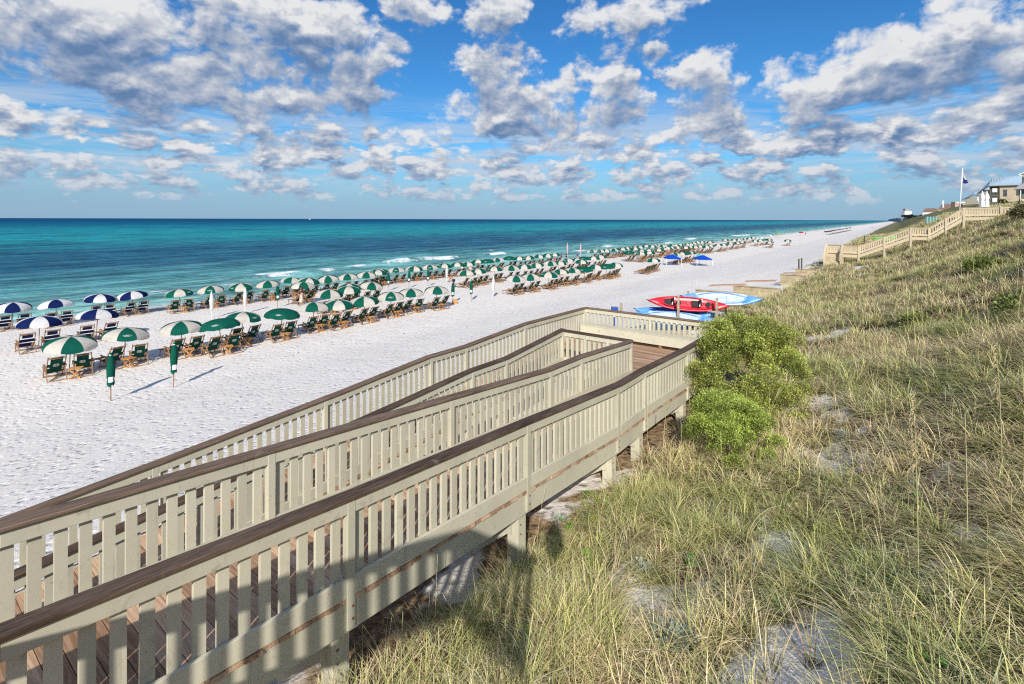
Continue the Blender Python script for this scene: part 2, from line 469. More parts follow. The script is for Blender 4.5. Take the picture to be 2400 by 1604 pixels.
acc = gt.math('MAXIMUM', acc, -.5)
# cumulus added behind the viewer to whiten the ambient light; flat rows down by the horizon
acc = gt.math('MAXIMUM', acc, gt.smooth(gt.math('ABSOLUTE', sep.outputs[0]), 1.0, 1.5, -.5, .42))
rows = gt.math('MULTIPLY', gt.smooth(sep.outputs[1], .21, .15), gt.smooth(sep.outputs[1], .012, .045))
acc = gt.math('MAXIMUM', acc, gt.math('SUBTRACT', gt.math('MULTIPLY', rows, .94), .5))
pf = gt.n('ShaderNodeTexVoronoi', voronoi_dimensions='2D', feature='F1')
gt.put(pf.inputs['Vector'], gt.vmath('ADD', gt.scale(P0, 1, 1.35, 1), gt.vmath('MULTIPLY', wv, (.05, .05, 0))))
pf.inputs['Scale'].default_value = 12.0; pf.inputs['Detail'].default_value = 3.0; pf.inputs['Roughness'].default_value = .55
puff = gt.math('SUBTRACT', .60, pf.outputs['Distance'])
n1 = gt.noise(gt.scale(P0, 1, 1.3, 1), 9.0, 9, .62, '2D', .25)
n2 = gt.noise(gt.scale(P0, 1, 2.2, 1), 30.0, 7, .62, '2D', .2)
low = gt.smooth(sep.outputs[1], .24, .09)
nn = gt.math('ADD', gt.math('MULTIPLY', n1, gt.math('SUBTRACT', 1.0, gt.math('MULTIPLY', low, .6))), gt.math('MULTIPLY', n2, gt.math('MULTIPLY', low, .6)))
dd = gt.math('ADD', gt.math('MULTIPLY', acc, .98), gt.math('MULTIPLY', gt.math('SUBTRACT', nn, .5), 1.55))
dd = gt.math('ADD', dd, gt.math('MULTIPLY', puff, gt.math('SUBTRACT', .72, gt.math('MULTIPLY', low, .5))))
pl_ = gt.n('ShaderNodeTexVoronoi', voronoi_dimensions='2D', feature='F1')
gt.put(pl_.inputs['Vector'], gt.vmath('ADD', gt.scale(P0, 1, 2.1, 1), gt.vmath('MULTIPLY', wv, (.05, .04, 0))))
pl_.inputs['Scale'].default_value = 13.5; pl_.inputs['Detail'].default_value = 3.0; pl_.inputs['Roughness'].default_value = .6
dd = gt.math('ADD', dd, gt.math('MULTIPLY', gt.math('SUBTRACT', .84, pl_.outputs['Distance']), gt.math('MULTIPLY', low, 1.25)))
dd = gt.math('SUBTRACT', dd, .12)
# everywhere else (behind the viewer) cumulus added to whiten the ambient light
gt.put(go.inputs[0], dd)

tcw = wt.n('ShaderNodeTexCoord').outputs['Generated']
sx = wt.n('ShaderNodeSeparateXYZ'); wt.put(sx.inputs[0], tcw)
azm = wt.math('ARCTAN2', sx.outputs[0], sx.outputs[1])
hl = wt.math('SQRT', wt.math('ADD', wt.math('MULTIPLY', sx.outputs[0], sx.outputs[0]), wt.math('MULTIPLY', sx.outputs[1], sx.outputs[1])))
elv = wt.math('DIVIDE', sx.outputs[2], wt.math('MAXIMUM', hl, .05))
pc = wt.n('ShaderNodeCombineXYZ'); wt.put(pc.inputs[0], azm); wt.put(pc.inputs[1], elv)
def dens(off):
    g = wt.n('ShaderNodeGroup'); g.node_tree = grp
    wt.put(g.inputs[0], wt.vmath('ADD', pc.outputs[0], off) if off else pc.outputs[0])
    return g.outputs[0]
D0 = dens(None); D1 = dens((-.005, .014, 0)); D2 = dens((-.010, .065, 0))
alpha = wt.smooth(D0, -.14, .42)
alpha = wt.math('MULTIPLY', alpha, wt.smooth(elv, .005, .05, .0, 1.0))
lit = wt.math('ADD', wt.math('MULTIPLY', wt.math('SUBTRACT', D0, D1), .85), wt.math('MULTIPLY', wt.math('SUBTRACT', D0, D2), .48))
thick = wt.smooth(D0, .1, .85)
light = wt.math('ADD', wt.math('MULTIPLY', lit, 1.0), wt.math('SUBTRACT', .63, wt.math('MULTIPLY', thick, .42)), clamp=True)
light = wt.math('ADD', light, wt.math('MULTIPLY', wt.math('SUBTRACT', wt.noise(pc.outputs[0], 14, 6, .6, '2D'), .5), .32), clamp=True)
SKYK = .1
ccol = wt.ramp(light, [(.04, (.14, .25, .46)), (.28, (.26, .36, .55)), (.50, (.42, .49, .63)), (.72, (.62, .66, .74)), (1.0, (.88, .89, .91))])
ccol = wt.mix(wt.smooth(elv, .14, .02, 0, .60), ccol, (.42, .56, .73))
sky = wt.n('ShaderNodeTexSky'); sky.sky_type = 'NISHITA'; sky.sun_disc = False
sky.sun_elevation = SUN_EL; sky.sun_rotation = math.atan2(sun_dir.x, sun_dir.y)
sky.air_density = 1.0; sky.dust_density = .4; sky.ozone_density = 2.0
hs = wt.n('ShaderNodeHueSaturation'); wt.put(hs.inputs['Color'], sky.outputs[0]); hs.inputs['Saturation'].default_value = 1.22; hs.inputs['Hue'].default_value = .5; hs.inputs['Value'].default_value = 1.0
skyc = wt.mix(1.0, hs.outputs[0], (SKYK * .50, SKYK * 1.02, SKYK * 1.36), 'MULTIPLY')
hazec = wt.mix(wt.smooth(elv, .16, .0, 0, .85), skyc, (.33, .49, .71))
cirr = wt.smooth(wt.noise(wt.scale(pc.outputs[0], 2.2, 16, 1, .12), 2.0, 6, .65, '2D', .6), .36, .66)
cirr = wt.math('MULTIPLY', cirr, wt.smooth(elv, .26, .12, 0, 1.0))
cirr = wt.math('MULTIPLY', cirr, wt.smooth(elv, .03, .10))
base = wt.mix(cirr, hazec, (.58, .68, .82))
fin = wt.mix(alpha, base, ccol)
fin = wt.mix(1.0, fin, (1 / SKYK, 1 / SKYK, 1 / SKYK), 'MULTIPLY')
bg = wt.n('ShaderNodeBackground'); wt.put(bg.inputs[0], fin); bg.inputs[1].default_value = SKYK * .9
world.cycles.sampling_method = 'MANUAL'; world.cycles.sample_map_resolution = 256
wo = wt.n('ShaderNodeOutputWorld'); wt.put(wo.inputs[0], bg.outputs[0])

# ------------------------------------------------------------------ camera
cam = bpy.data.cameras.new('camera'); co = bpy.data.objects.new('camera', cam); COL.objects.link(co)
cam.sensor_width = 36; cam.lens = 18.0; cam.shift_y = -.1198; cam.clip_start = .05; cam.clip_end = 90000
co.location = (0, 0, EYE); co.rotation_euler = (math.radians(90), math.radians(-.16), 0)
scene.camera = co
scene.view_settings.view_transform = 'Standard'; scene.view_settings.look = 'None'; scene.view_settings.exposure = 0
scene.cycles.max_bounces = 6; scene.cycles.transparent_max_bounces = 6
scene.cycles.use_denoising = False
scene.cycles.pixel_filter_type = 'BLACKMAN_HARRIS'; scene.cycles.filter_width = 1.2

# ------------------------------------------------------------------ ground: one sheet
sv = np.unique(np.concatenate([np.arange(-60, -6, 3), np.arange(-6, 45, .3), np.arange(45, 130, 1.0), np.arange(130, 400, 5), np.geomspace(400, 30000, 40)]))
cv = np.unique(np.concatenate([np.arange(-60, -10, .8), np.arange(-10, 9, .22), np.arange(9, 40, 1), np.geomspace(40, 30000, 30), [-90, -75, -65]]))
S, C = np.meshgrid(sv, cv, indexing='ij')
Z = ground(S, C)
rip = RNG.normal(0, 1, S.shape) * np.where((S < 46) & (C < -4), .012, .02) * (S < 130)
Z = Z + rip
V = np.stack([DX * S + NX * C, DY * S + NY * C, Z], -1).reshape(-1, 3)
SANDY = [(13.84, -1.42, .85), (13.0, -1.1, .6), (10.85, -1.05, .75), (10.0, -.85, .5), (7.85, -1.52, .62), (7.3, -1.15, .4), (5.81, -2.37, .62), (5.6, -2.0, .55), (6.1, -2.7, .3),
         (5.7, -3.36, .5), (5.29, -4.9, .55), (7.65, -4.7, .5), (8.81, -4.5, .45), (5.16, -.76, .7), (5.0, -1.1, .5), (4.6, -.5, .45), (7.14, .8, .35), (53.6, -2.95, 1.6), (54.3, -1.5, 1.0),
         (62, -3.4, 1.6), (23, -2.2, .9), (33, -1.5, .8), (17.5, -.9, .7), (9.2, .6, .4), (12.2, 1.6, .4), (4.0, -3.1, .35), (6.6, -.2, .3)]

def sandiness(s, c):
    s = np.asarray(s, float); c = np.asarray(c, float)
    # ragged outlines
    s = s + .30 * np.sin(c * 5.3 + 1.1) + .17 * np.sin(c * 11.7 + s * 3.1); c = c + .24 * np.sin(s * 4.7 + .6) + .15 * np.sin(s * 10.3 - c * 4.0)
    r = np.zeros_like(s)
    for a, b, q in SANDY:
        r = np.maximum(r, np.exp(-(((s - a) ** 2 + (c - b) ** 2) / (q * q * .62)) ** 1.4))
    return r

def edge_c(s):
    """inland distance at which the dune grass begins"""
    s = np.asarray(s, float)
    e = np.interp(s, [-60, 12, 16.8, 19, 24, 30, 40, 60, 75, 130, 400], [-5.8, -5.8, -5.6, -6.3, -7.4, -8.4, -7.6, -7.0, -8.0, -9.5, -12])
    return e + .5 * np.sin(s * .9) + .35 * np.sin(s * 2.3 + 1)

lit_ = np.clip((C - edge_c(S) + .3) / 1.0, 0, 1) * np.clip(1 - sandiness(S, C) * 1.35, 0, 1) * np.where(C < -3.4, .72, .74)
scr = np.clip((C - edge_c(S)) / 2, 0, 1) * np.clip((S - 70) / 60, 0, 1)
wetv = np.clip((-55.4 - C) / 1.2, 0, 1)
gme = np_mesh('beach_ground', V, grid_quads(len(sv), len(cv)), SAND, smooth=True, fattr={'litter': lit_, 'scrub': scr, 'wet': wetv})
go_ = bpy.data.objects.new('ground', gme); COL.objects.link(go_)
tag(go_, 'white sand beach rising into a grassy dune', kind='structure')

# ------------------------------------------------------------------ sea
SEA = -.40
ss = np.unique(np.concatenate([np.geomspace(400, 60000, 30), -np.geomspace(60, 60000, 30), np.arange(-60, 220, .9), np.arange(220, 400, 4)]))
cs_ = -np.unique(np.concatenate([np.arange(54, 100, .45), np.arange(100, 180, 2.0), np.geomspace(180, 60000, 50)]))[::-1]
S, C = np.meshgrid(ss, cs_, indexing='ij')
Zs = np.full(S.shape, SEA)
near = np.clip((-55.5 - C) / 6, 0, 1) * np.clip((150 + C) / 60, 0, 1) * np.clip((300 - S) / 100, 0, 1)
Zs += near * (.10 * np.sin(C * .55 + .6 * np.sin(S * .05) + .4 * np.sin(S * .13)) + .05 * np.sin(C * 1.3 + S * .21 + 1) + .03 * np.sin(C * .9 - S * .33))
foam = np.zeros(S.shape)
# breaker crests: along-shore centre, half length, distance out, height
for (a, hl_, c0, ht) in [(40, 5, -75.5, .62), (48.5, 3.4, -75.0, .5), (56, 3.0, -77, .4), (66, 6, -77.5, .62), (78, 9, -78.5, .75), (97, 5.5, -79.5, .7), (30, 4.0, -71, .25),
                         (23, 3.2, -70, .22), (19, 2.5, -67, .18), (125, 7, -72, .4), (150, 9, -75, .5), (185, 12, -68, .5), (230, 16, -74, .6), (300, 30, -70, .6), (112, 3, -92, .3), (62, 14, -66, .16), (90, 15, -64, .16), (42, 9, -64.5, .14)]:
    cc = c0 + .9 * np.sin(S * .11 + a) + .4 * np.sin(S * .37 + a)
    along = np.clip(1.25 - np.abs(S - a) / hl_, 0, 1)
    x = (C - cc)
    prof = np.where(x > 0, np.exp(-(x / .9) ** 2), np.exp(-(x / 2.2) ** 2))
    Zs += ht * prof * np.clip(1.3 - np.abs(S - a) / (hl_ * 1.5), 0, 1)
    fm = np.where(x > 0, np.exp(-(x / 1.7) ** 2), np.exp(-(x / .8) ** 2)) * along
    foam = np.maximum(foam, fm * min(1.15, .55 + ht))
V = np.stack([DX * S + NX * C, DY * S + NY * C, Zs], -1).reshape(-1, 3)
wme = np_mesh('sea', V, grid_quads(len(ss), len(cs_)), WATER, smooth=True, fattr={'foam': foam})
wo_ = bpy.data.objects.new('sea', wme); COL.objects.link(wo_)
tag(wo_, 'turquoise sea with small breakers reaching a dark blue horizon', kind='structure')

# ------------------------------------------------------------------ boardwalk ramp
LAND = 8.4 - 3.21                      # cap underside on the landing
K1 = ([-8, .58, 2.97, 5.92, 8.88, 10.06, 12.69, 16.6], [8.4 - 1.75, 8.4 - 2.455, 8.4 - 2.67, 8.4 - 2.875, 8.4 - 3.105, 8.4 - 3.105, 8.4 - 3.20, LAND])
K2 = ([-8, .78, 4.95, 8.72, 10.06, 12.75], [8.4 - 1.75, 8.4 - 2.47, 8.4 - 2.775, 8.4 - 3.06, 8.4 - 3.075, 8.4 - 3.24])
K3 = ([-6, 1.27, 3.15, 6.6, 8.75, 10.08, 12.8], [8.4 - 4.4, 8.4 - 3.96, 8.4 - 3.84, 8.4 - 3.62, 8.4 - 3.465, 8.4 - 3.465, LAND + .005])
K4 = ([-6, 1.27, 3.15, 6.27, 8.72, 10.08, 12.78, 16.5], [8.4 - 4.35, 8.4 - 3.90, 8.4 - 3.79, 8.4 - 3.58, 8.4 - 3.37, 8.4 - 3.37, 8.4 - 3.21, 8.4 - 3.24])
C1, C2, C3, C4 = -4.2, -5.68, -7.8, -9.15
S_END = 16.48
RAIL_H = .93
GRID = [-5.9, -2.95, 0.02, 2.97, 5.90, 8.80, 10.06, 12.72]

walk = empty('boardwalk', W(0, -6, 4.2))
tag(walk, 'long beige wooden boardwalk ramp with dark brown handrails turning back on itself in the foreground', 'boardwalk')
walk_inv = Matrix.Translation(walk.location).inverted()
bpy.context.view_layer.update()

def wb(mb, name, mat, parent=walk, **k):
    """build a part from world coordinates under the walk (all walk parts share its origin)"""
    off = walk.location
    mb.v = [(p[0] - off.x, p[1] - off.y, p[2] - off.z) for p in mb.v]
    return mb.build(name, mat, parent, **k)

def zk(K, s): return float(np.interp(s, K[0], K[1]))

def sheared(mb, c0, c1, s0, s1, z0a, z1a, z0b, z1b, mi=0):
    """a board standing along s between two sections: bottom/top z at each end"""
    mb.hexa([W(s0, c0, z0a), W(s0, c1, z0a), W(s1, c1, z0b), W(s1, c0, z0b), W(s0, c0, z1a), W(s0, c1, z1a), W(s1, c1, z1b), W(s1, c0, z1b)], mi)

def straight(mb, axis, o, lo, hi, knots, zf, top, bot, ta, tb):
    """board following the knots along s (axis 's') between heights zf+bot and zf+top, from o+ta to o+tb across"""
    pts = [k for k in knots if lo < k < hi]; pts = [lo] + pts + [hi]
    for a, b in zip(pts[:-1], pts[1:]):
        za, zb = zf(a), zf(b)
        sheared(mb, o + ta, o + tb, a, b, za + bot, za + top, zb + bot, zb + top)

BAL_W, BAL_T, PITCH = .088, .036, .1655
bal_mesh = None
n_single = [0]
rest_bal = MB()

def baluster_at(s, c, z, rail, single, turn=False):
    """z = underside of the cap there"""
    global bal_mesh
    if single and n_single[0] < 100:
        if bal_mesh is None:
            mb = MB(); mb.box((0, 0, -.47), (BAL_W, BAL_T, .86)); bal_mesh = mb.mesh('baluster', PAINT)
        o = bpy.data.objects.new('baluster', bal_mesh); COL.objects.link(o); o.parent = rail
        o.location = W(s, c, z) - walk.location; o.rotation_euler.z = ROT + (math.pi / 2 if turn else 0) + random.uniform(-.02, .02)
        o.location.z += random.uniform(-.004, .004)
        n_single[0] += 1
    else:
        M = Matrix.Rotation(ROT + (math.pi / 2 if turn else 0) + random.uniform(-.02, .02), 3, 'Z')
        rest_bal.box(W(s, c, z - .47), (BAL_W, BAL_T, .86), 0, M)

def railing(K, c, s0, s1, posts, single_to=-99, cap_w=.15, mirror_ends=(0, 0)):
    rail = empty('railing'); rail.parent = walk
    zf = lambda s: zk(K, s)
    mb = MB(); mb.shade = random.random()
    # handrail cap with mitred bends
    pts = sorted([s0] + [k for k in K[0] if s0 < k < s1] + [s1])
    extra = []
    for a, b in zip(pts[:-1], pts[1:]): extra += [a]
    pts = extra + [s1]
    vs = []; fs = []
    for i, s in enumerate(pts):
        z = zf(s)
        a0 = -.085 + (mirror_ends[0] if i == 0 else 0); b0 = .075
        vs += [W(s, c + a0, z), W(s, c + b0, z), W(s, c + b0, z + .036), W(s, c + a0, z + .036)]
        if i:
            q = 4 * (i - 1)
            for k in range(4): fs.append((q + k, q + (k + 1) % 4, q + 4 + (k + 1) % 4, q + 4 + k))
    fs += [(3, 2, 1, 0), tuple(4 * (len(pts) - 1) + k for k in range(4))]
    mb.add(vs, fs)
    wb(mb, 'handrail', CAP, rail, bevel=.006)
    up = MB(); dn = MB()
    straight(up, 's', c, s0, s1, K[0], zf, -.002, -.135, .002, .040)
    straight(dn, 's', c, s0, s1, K[0], zf, -RAIL_H + .185, -RAIL_H, .002, .040)
    wb(up, 'top_board', PAINT, rail, bevel=.004); wb(dn, 'bottom_board', PAINT, rail, bevel=.004)
    st = MB(); straight(st, 's', c, s0, s1, K[0], zf, -RAIL_H + .035, -RAIL_H + .003, -.048, -.006)
    wb(st, 'foot_strip', PAINT, rail)
    for p in posts:
        mb = MB(); z = zf(p)
        mb.box(W(p, c, z - .62), (.088, .088, 1.23), 0, Matrix.Rotation(ROT, 3, 'Z'))
        # rusty bolt heads low on the post
        for dz in (-1.02, -1.14):
            mb.tube([W(p + .01, c + .044, z + dz), W(p + .01, c + .056, z + dz)], .014, 6, 1)
        wb(mb, 'post', [PAINT, RUST], rail, bevel=.005)
    stops = sorted(posts + [s0, s1])
    for a, b in zip(stops[:-1], stops[1:]):
        span = b - a - .1
        n = max(1, int(round(span / PITCH)))
        for k in range(n):
            s = a + .05 + span * (k + .5) / n
            baluster_at(s, c - .024, zf(s), rail, s < single_to and s > -.2)
    return rail

r1 = railing(K1, C1, -6.2, S_END, GRID + [S_END - .06], single_to=11.0)
r2 = railing(K2, C2, -6.2, 12.75, GRID, single_to=5.6)
r3 = railing(K3, C3, -5.9, 12.78, [p for p in GRID if p < 12] + [12.72])
r4 = railing(K4, C4, -5.9, S_END, GRID + [S_END - .06])

def cross_rail(s, c0, c1, z, posts, zshift=0.0):
    rail = empty('railing'); rail.parent = walk
    mb = MB(); mb.shade = random.random()
    sheared(mb, c0, c1, s - .085, s + .075, z, z + .036, z, z + .036); wb(mb, 'handrail', CAP, rail, bevel=.006)
    up = MB(); sheared(up, c0 + .045, c1 - .045, s - .04, s - .002, z - .135, z - .002, z - .135, z - .002); wb(up, 'top_board', PAINT, rail)
    dn = MB(); sheared(dn, c0 + .045, c1 - .045, s - .04, s - .002, z - RAIL_H, z - RAIL_H + .185, z - RAIL_H, z - RAIL_H + .185); wb(dn, 'bottom_board', PAINT, rail)
    for p in posts:
        mb = MB(); mb.box(W(s, p, z - .62), (.088, .088, 1.23), 0, Matrix.Rotation(ROT, 3, 'Z')); wb(mb, 'post', PAINT, rail, bevel=.005)
    stops = sorted(posts + [c0, c1])
    for a, b in zip(stops[:-1], stops[1:]):
        span = b - a - .08
        if span < .1: continue
        n = max(1, int(round(span / PITCH)))
        for k in range(n):
            baluster_at(s + .024, a + .04 + span * (k + .5) / n, z, rail, False, True)
cross_rail(12.80, C3 - .0, C2 + .0, LAND - .035, [C3 + .72, C2 - .7])
cross_rail(S_END, C4, C1, LAND - .015, [C4 + 2.48])
o = wb(rest_bal, 'baluster', PAINT); tag(o, 'beige pickets of the railings farther along the boardwalk', kind='stuff')

# deck boards, laid across the walk
def deck(name, c0, c1, s0, s1, zf, pitch=.146):
    mb = MB(); s = s0
    while s < s1 - .02:
        e = min(s + pitch - .007, s1); mb.shade = random.random()
        za, zb = zf(s), zf(e); j = random.uniform(-.012, .012)
        sheared(mb, c0 + j, c1 + j, s, e, za - .038, za, zb - .038, zb)
        s += pitch
    return wb(mb, name, DECK)
zA = lambda s: (zk(K1, s) + zk(K2, s)) / 2 - RAIL_H - .012
zB = lambda s: (zk(K3, s) + zk(K4, s)) / 2 - RAIL_H - .012
zL = LAND - RAIL_H - .02
deck('ramp_deck', C2 - .06, C1 + .035, -6.2, 12.70, lambda s: min(zk(K1, s), zk(K2, s) + .0) - RAIL_H - .012)
deck('landing_deck', C4 - .05, C1 + .035, 12.70, S_END + .08, lambda s: zL)
deck('ramp_deck', C4 - .05, C3 + .06, -5.9, 12.70, lambda s: min(zk(K3, s), zk(K4, s)) - RAIL_H - .012)

# fascia boards under the deck edge, joists, piles and braces
def fascia(K, c, s0, s1, ta, tb):
    mb = MB(); straight(mb, 's', c, s0, s1, K[0], lambda s: zk(K, s), -RAIL_H - .062, -RAIL_H - .345, ta, tb)
    wb(mb, 'fascia_board', PAINT, bevel=.004)
fascia(K1, C1, -6.2, S_END, -.03, .012); fascia(K2, C2, -6.2, 12.72, -.05, -.01); fascia(K3, C3, -5.9, 12.72, -.012, .03); fascia(K4, C4, -5.9, S_END, -.01, .03)
mb = MB(); sheared(mb, C4, C1, S_END - .02, S_END + .02, zL - .33, zL - .05, zL - .33, zL - .05); wb(mb, 'fascia_board', PAINT)
mb = MB(); sheared(mb, C3, C2, 12.69, 12.73, zL - .33, zL - .05, zL - .33, zL - .05); wb(mb, 'fascia_board', PAINT)
for K, c, off, ss_ in ((K1, C1, -.13, GRID + [S_END - .2]), (K2, C2, .10, GRID), (K3, C3, -.10, GRID), (K4, C4, .13, GRID + [S_END - .2])):
    for p in ss_:
        g = gz(p, c + off) - .4; top = zk(K, p) - RAIL_H - .36
        if top - g < .15: continue
        mb = MB()
        mb.box(W(p - .06, c + off, (top + g) / 2), (.19, .19, top - g), 0, Matrix.Rotation(ROT, 3, 'Z'))
        for q in (.12, .25):
            mb.tube([W(p - .1, c + off + .094, top - q), W(p - .1, c + off + .108, top - q)], .016, 6, 1)
        wb(mb, 'pile', [PAINT, RUST], bevel=.008)
for p in GRID[2:] :
    for K, ca, cb in ((K1, C2 + .1, C1 - .13), (K4, C4 + .13, C3 - .1)):
        z = zk(K, p) - RAIL_H - .40
        mb = MB(); mb.bar(W(p - .17, ca, z - .1), W(p - .17, cb, z - .1), .045, .24); wb(mb, 'cross_beam', PAINT)
for p in (2.97, 5.90, 8.80, 12.72):
    z = zk(K1, p) - RAIL_H - .55; q = p - .85
    mb = MB(); mb.bar(W(p - .16, C1 - .22, z - .0), W(p - .16, C1 - 1.0, max(gz(p, C1 - 1) - .1, z - .65)), .14, .045, 0, (DX, DY, 0)); wb(mb, 'knee_brace', PAINT)

# bench along the far rail of the landing
mb = MB()
for k in range(3):
    a = S_END - .13 - k * .128
    sheared(mb, C4 + .1, C1 - .12, a - .12, a, zL + .415, zL + .453, zL + .415, zL + .453)
bench = wb(mb, 'bench_seat', PAINT, bevel=.006)
mb = MB(); sheared(mb, C4 + .1, C1 - .12, S_END - .515, S_END - .475, zL + .125, zL + .412, zL + .125, zL + .412); wb(mb, 'bench_front', PAINT, bevel=.005)
for c in (C4 + .5, C4 + 1.75, C4 + 3.0, C1 - .45):
    mb = MB(); mb.box(W(S_END - .38, c, zL + .19), (.14, .10, .38), 0, Matrix.Rotation(ROT, 3, 'Z')); wb(mb, 'bench_leg', TEAKD)

# ------------------------------------------------------------------ stair rail beside the viewer (behind the lens; only its barred shadow is in view)
ud = empty('stair_rail', (-1.12, -.48, 7.7))
tag(ud, 'wooden stair rail beside the viewpoint that throws the barred shadow on the near railing', 'railing')
def ub(mb, name, mat):
    mb.v = [(p[0] + 1.12, p[1] + .48, p[2] - 7.7) for p in mb.v]; return mb.build(name, mat, ud)
A_ = Vector((-1.12, -.48, 8.69))
for B_, n_ in ((A_ + Vector((-.752, .66, -.668)) * 2.95, 17), (A_ + Vector((.76, -.65, 0)) * 1.0, 6)):
    up = Vector((0, 0, 1))
    mb = MB(); mb.bar(A_ - up * .018, B_ - up * .018, .14, .036); ub(mb, 'handrail', CAP)
    mb = MB(); mb.bar(A_ - up * .105, B_ - up * .105, .036, .135); ub(mb, 'top_board', PAINT)
    mb = MB(); mb.bar(A_ - up * .85, B_ - up * .85, .036, .18); ub(mb, 'bottom_board', PAINT)
    mb = MB(); an = math.atan2(B_.y - A_.y, B_.x - A_.x)
    for k in range(n_):
        mb.box(A_.lerp(B_, (k + .7) / n_) - up * .49, (BAL_W, BAL_T, .82), 0, Matrix.Rotation(an, 3, 'Z'))
    ub(mb, 'picket', PAINT)['kind'] = 'stuff'
    if n_ == 6: continue
    mb = MB(); mb.box(B_ - up * .47, (.09, .09, .9), 0, Matrix.Rotation(an, 3, 'Z')); ub(mb, 'post', PAINT)
mb = MB(); mb.box(A_ - Vector((0, 0, .47)), (.09, .09, .9)); ub(mb, 'post', PAINT)

# ------------------------------------------------------------------ beach furniture
LOGO = [(-.085, .018), (-.05, .024), (-.012, .022), (.03, .026), (.07, .02)]

def canopy_mesh(cols, key, R=1.12, top=2.12, rim=1.60):
    mb = MB(); N = 8; rings = 7; sub = 4
    def pt(th, k):
        """domed gore: radius and height along the rib; between ribs the cloth sags a little"""
        q = k / rings
        r = R * math.sin(q * math.pi / 2 * .98) ** 1.0
        z = rim + (top - rim) * (math.cos(q * math.pi / 2)) ** .95
        frac = (th / (2 * math.pi) * N) % 1.0
        sag = 4 * frac * (1 - frac)
        r *= 1 - .055 * sag * q
        z -= .015 * sag * q
        return Vector((r * math.cos(th), r * math.sin(th), z))
    for g in range(N):
        mi = 0 if len(cols) == 1 else g % 2
        for j in range(sub):
            a = 2 * math.pi * (g + j / sub) / N; b = 2 * math.pi * (g + (j + 1) / sub) / N
            for k in range(rings):
                if k == 0: mb.add([pt(a, 0), pt(a, 1), pt(b, 1)], [(0, 1, 2)], mi)
                else: mb.quad(pt(a, k), pt(a, k + 1), pt(b, k + 1), pt(b, k), mi)
            # short valance
            p, q = pt(a, rings), pt(b, rings)
            fa = ((a / (2 * math.pi) * N) % 1.0); fb = fa + 1 / sub
            dz = lambda f: .05 + .05 * math.sqrt(max(0, 4 * f * (1 - f)))
            mb.quad(p, p - Vector((0, 0, dz(fa))), q - Vector((0, 0, dz(min(fb, 1)))), q, mi)
    return mb.mesh('canopy_' + key, cols, smooth=True), pt

def logo_mesh(pt, gores, white=PRINT):
    """oval badge with two lines of tiny lettering printed on the cloth"""
    mb = MB()
    for g in gores:
        th = 2 * math.pi * (g + .5) / 8
        def on(u, v):
            """u across the gore, v up it, metres, around the badge centre"""
            k = 5.3 - v * 4.6
            p = pt(th + u / (1.12 * math.sin(k / 7 * math.pi / 2)), k)
            return p + Vector((p.x, p.y, 1.2)).normalized() * .012
        n = 20
        for i in range(n):
            a, b = 2 * math.pi * i / n, 2 * math.pi * (i + 1) / n
            mb.quad(on(.19 * math.cos(a), .085 * math.sin(a)), on(.175 * math.cos(a), .072 * math.sin(a)), on(.175 * math.cos(b), .072 * math.sin(b)), on(.19 * math.cos(b), .085 * math.sin(b)))
        for row, sc in ((.028, .85), (-.026, 1.2)):
            for x, w in LOGO:
                x *= sc; w *= sc
                mb.quad(on(x - w / 2, row - .018), on(x + w / 2, row - .018), on(x + w / 2, row + .018), on(x - w / 2, row + .018))
    return mb.mesh('badge', white)

UTYPES = {'g': [GREEN, CREAM], 'n': [NAVY, WHITE], 's': [GREEN], 't': [TEAL, WHITE], 'l': [LIME], 'r': [REDC], 'b': [BLUEC], 'k': [BLACKC], 'w': [WHITE]}
UMESH = {}
for k, cols in UTYPES.items():
    UMESH[k], PT = canopy_mesh(cols, k)
BADGE_SOLID = logo_mesh(PT, [0, 2, 4, 6]); BADGE_STRIPE = logo_mesh(PT, [2])
mb = MB(); mb.tube([(0, 0, -.3), (0, 0, 2.13)], .022, 8); mb.tube([(0, 0, 2.10), (0, 0, 2.19)], [.03, .012], 8, 0)
for i in range(8):
    th = 2 * math.pi * i / 8; e = PT(th, 7)
    mb.tube([(0, 0, 2.06), PT(th, 3) - Vector((0, 0, .03)), e - Vector((0, 0, .02))], .007, 4, 0)
POLE = mb.mesh('pole', TEAKD)

def make_umbrella(kind):
    r = empty('beach_umbrella')
    p = bpy.data.objects.new('pole', POLE); COL.objects.link(p); p.parent = r
    c = bpy.data.objects.new('canopy', UMESH[kind]); COL.objects.link(c); c.parent = r
    if kind == 's' or kind == 'g':
        b = bpy.data.objects.new('badge', BADGE_SOLID if kind == 's' else BADGE_STRIPE); COL.objects.link(b); b.parent = c
    return r

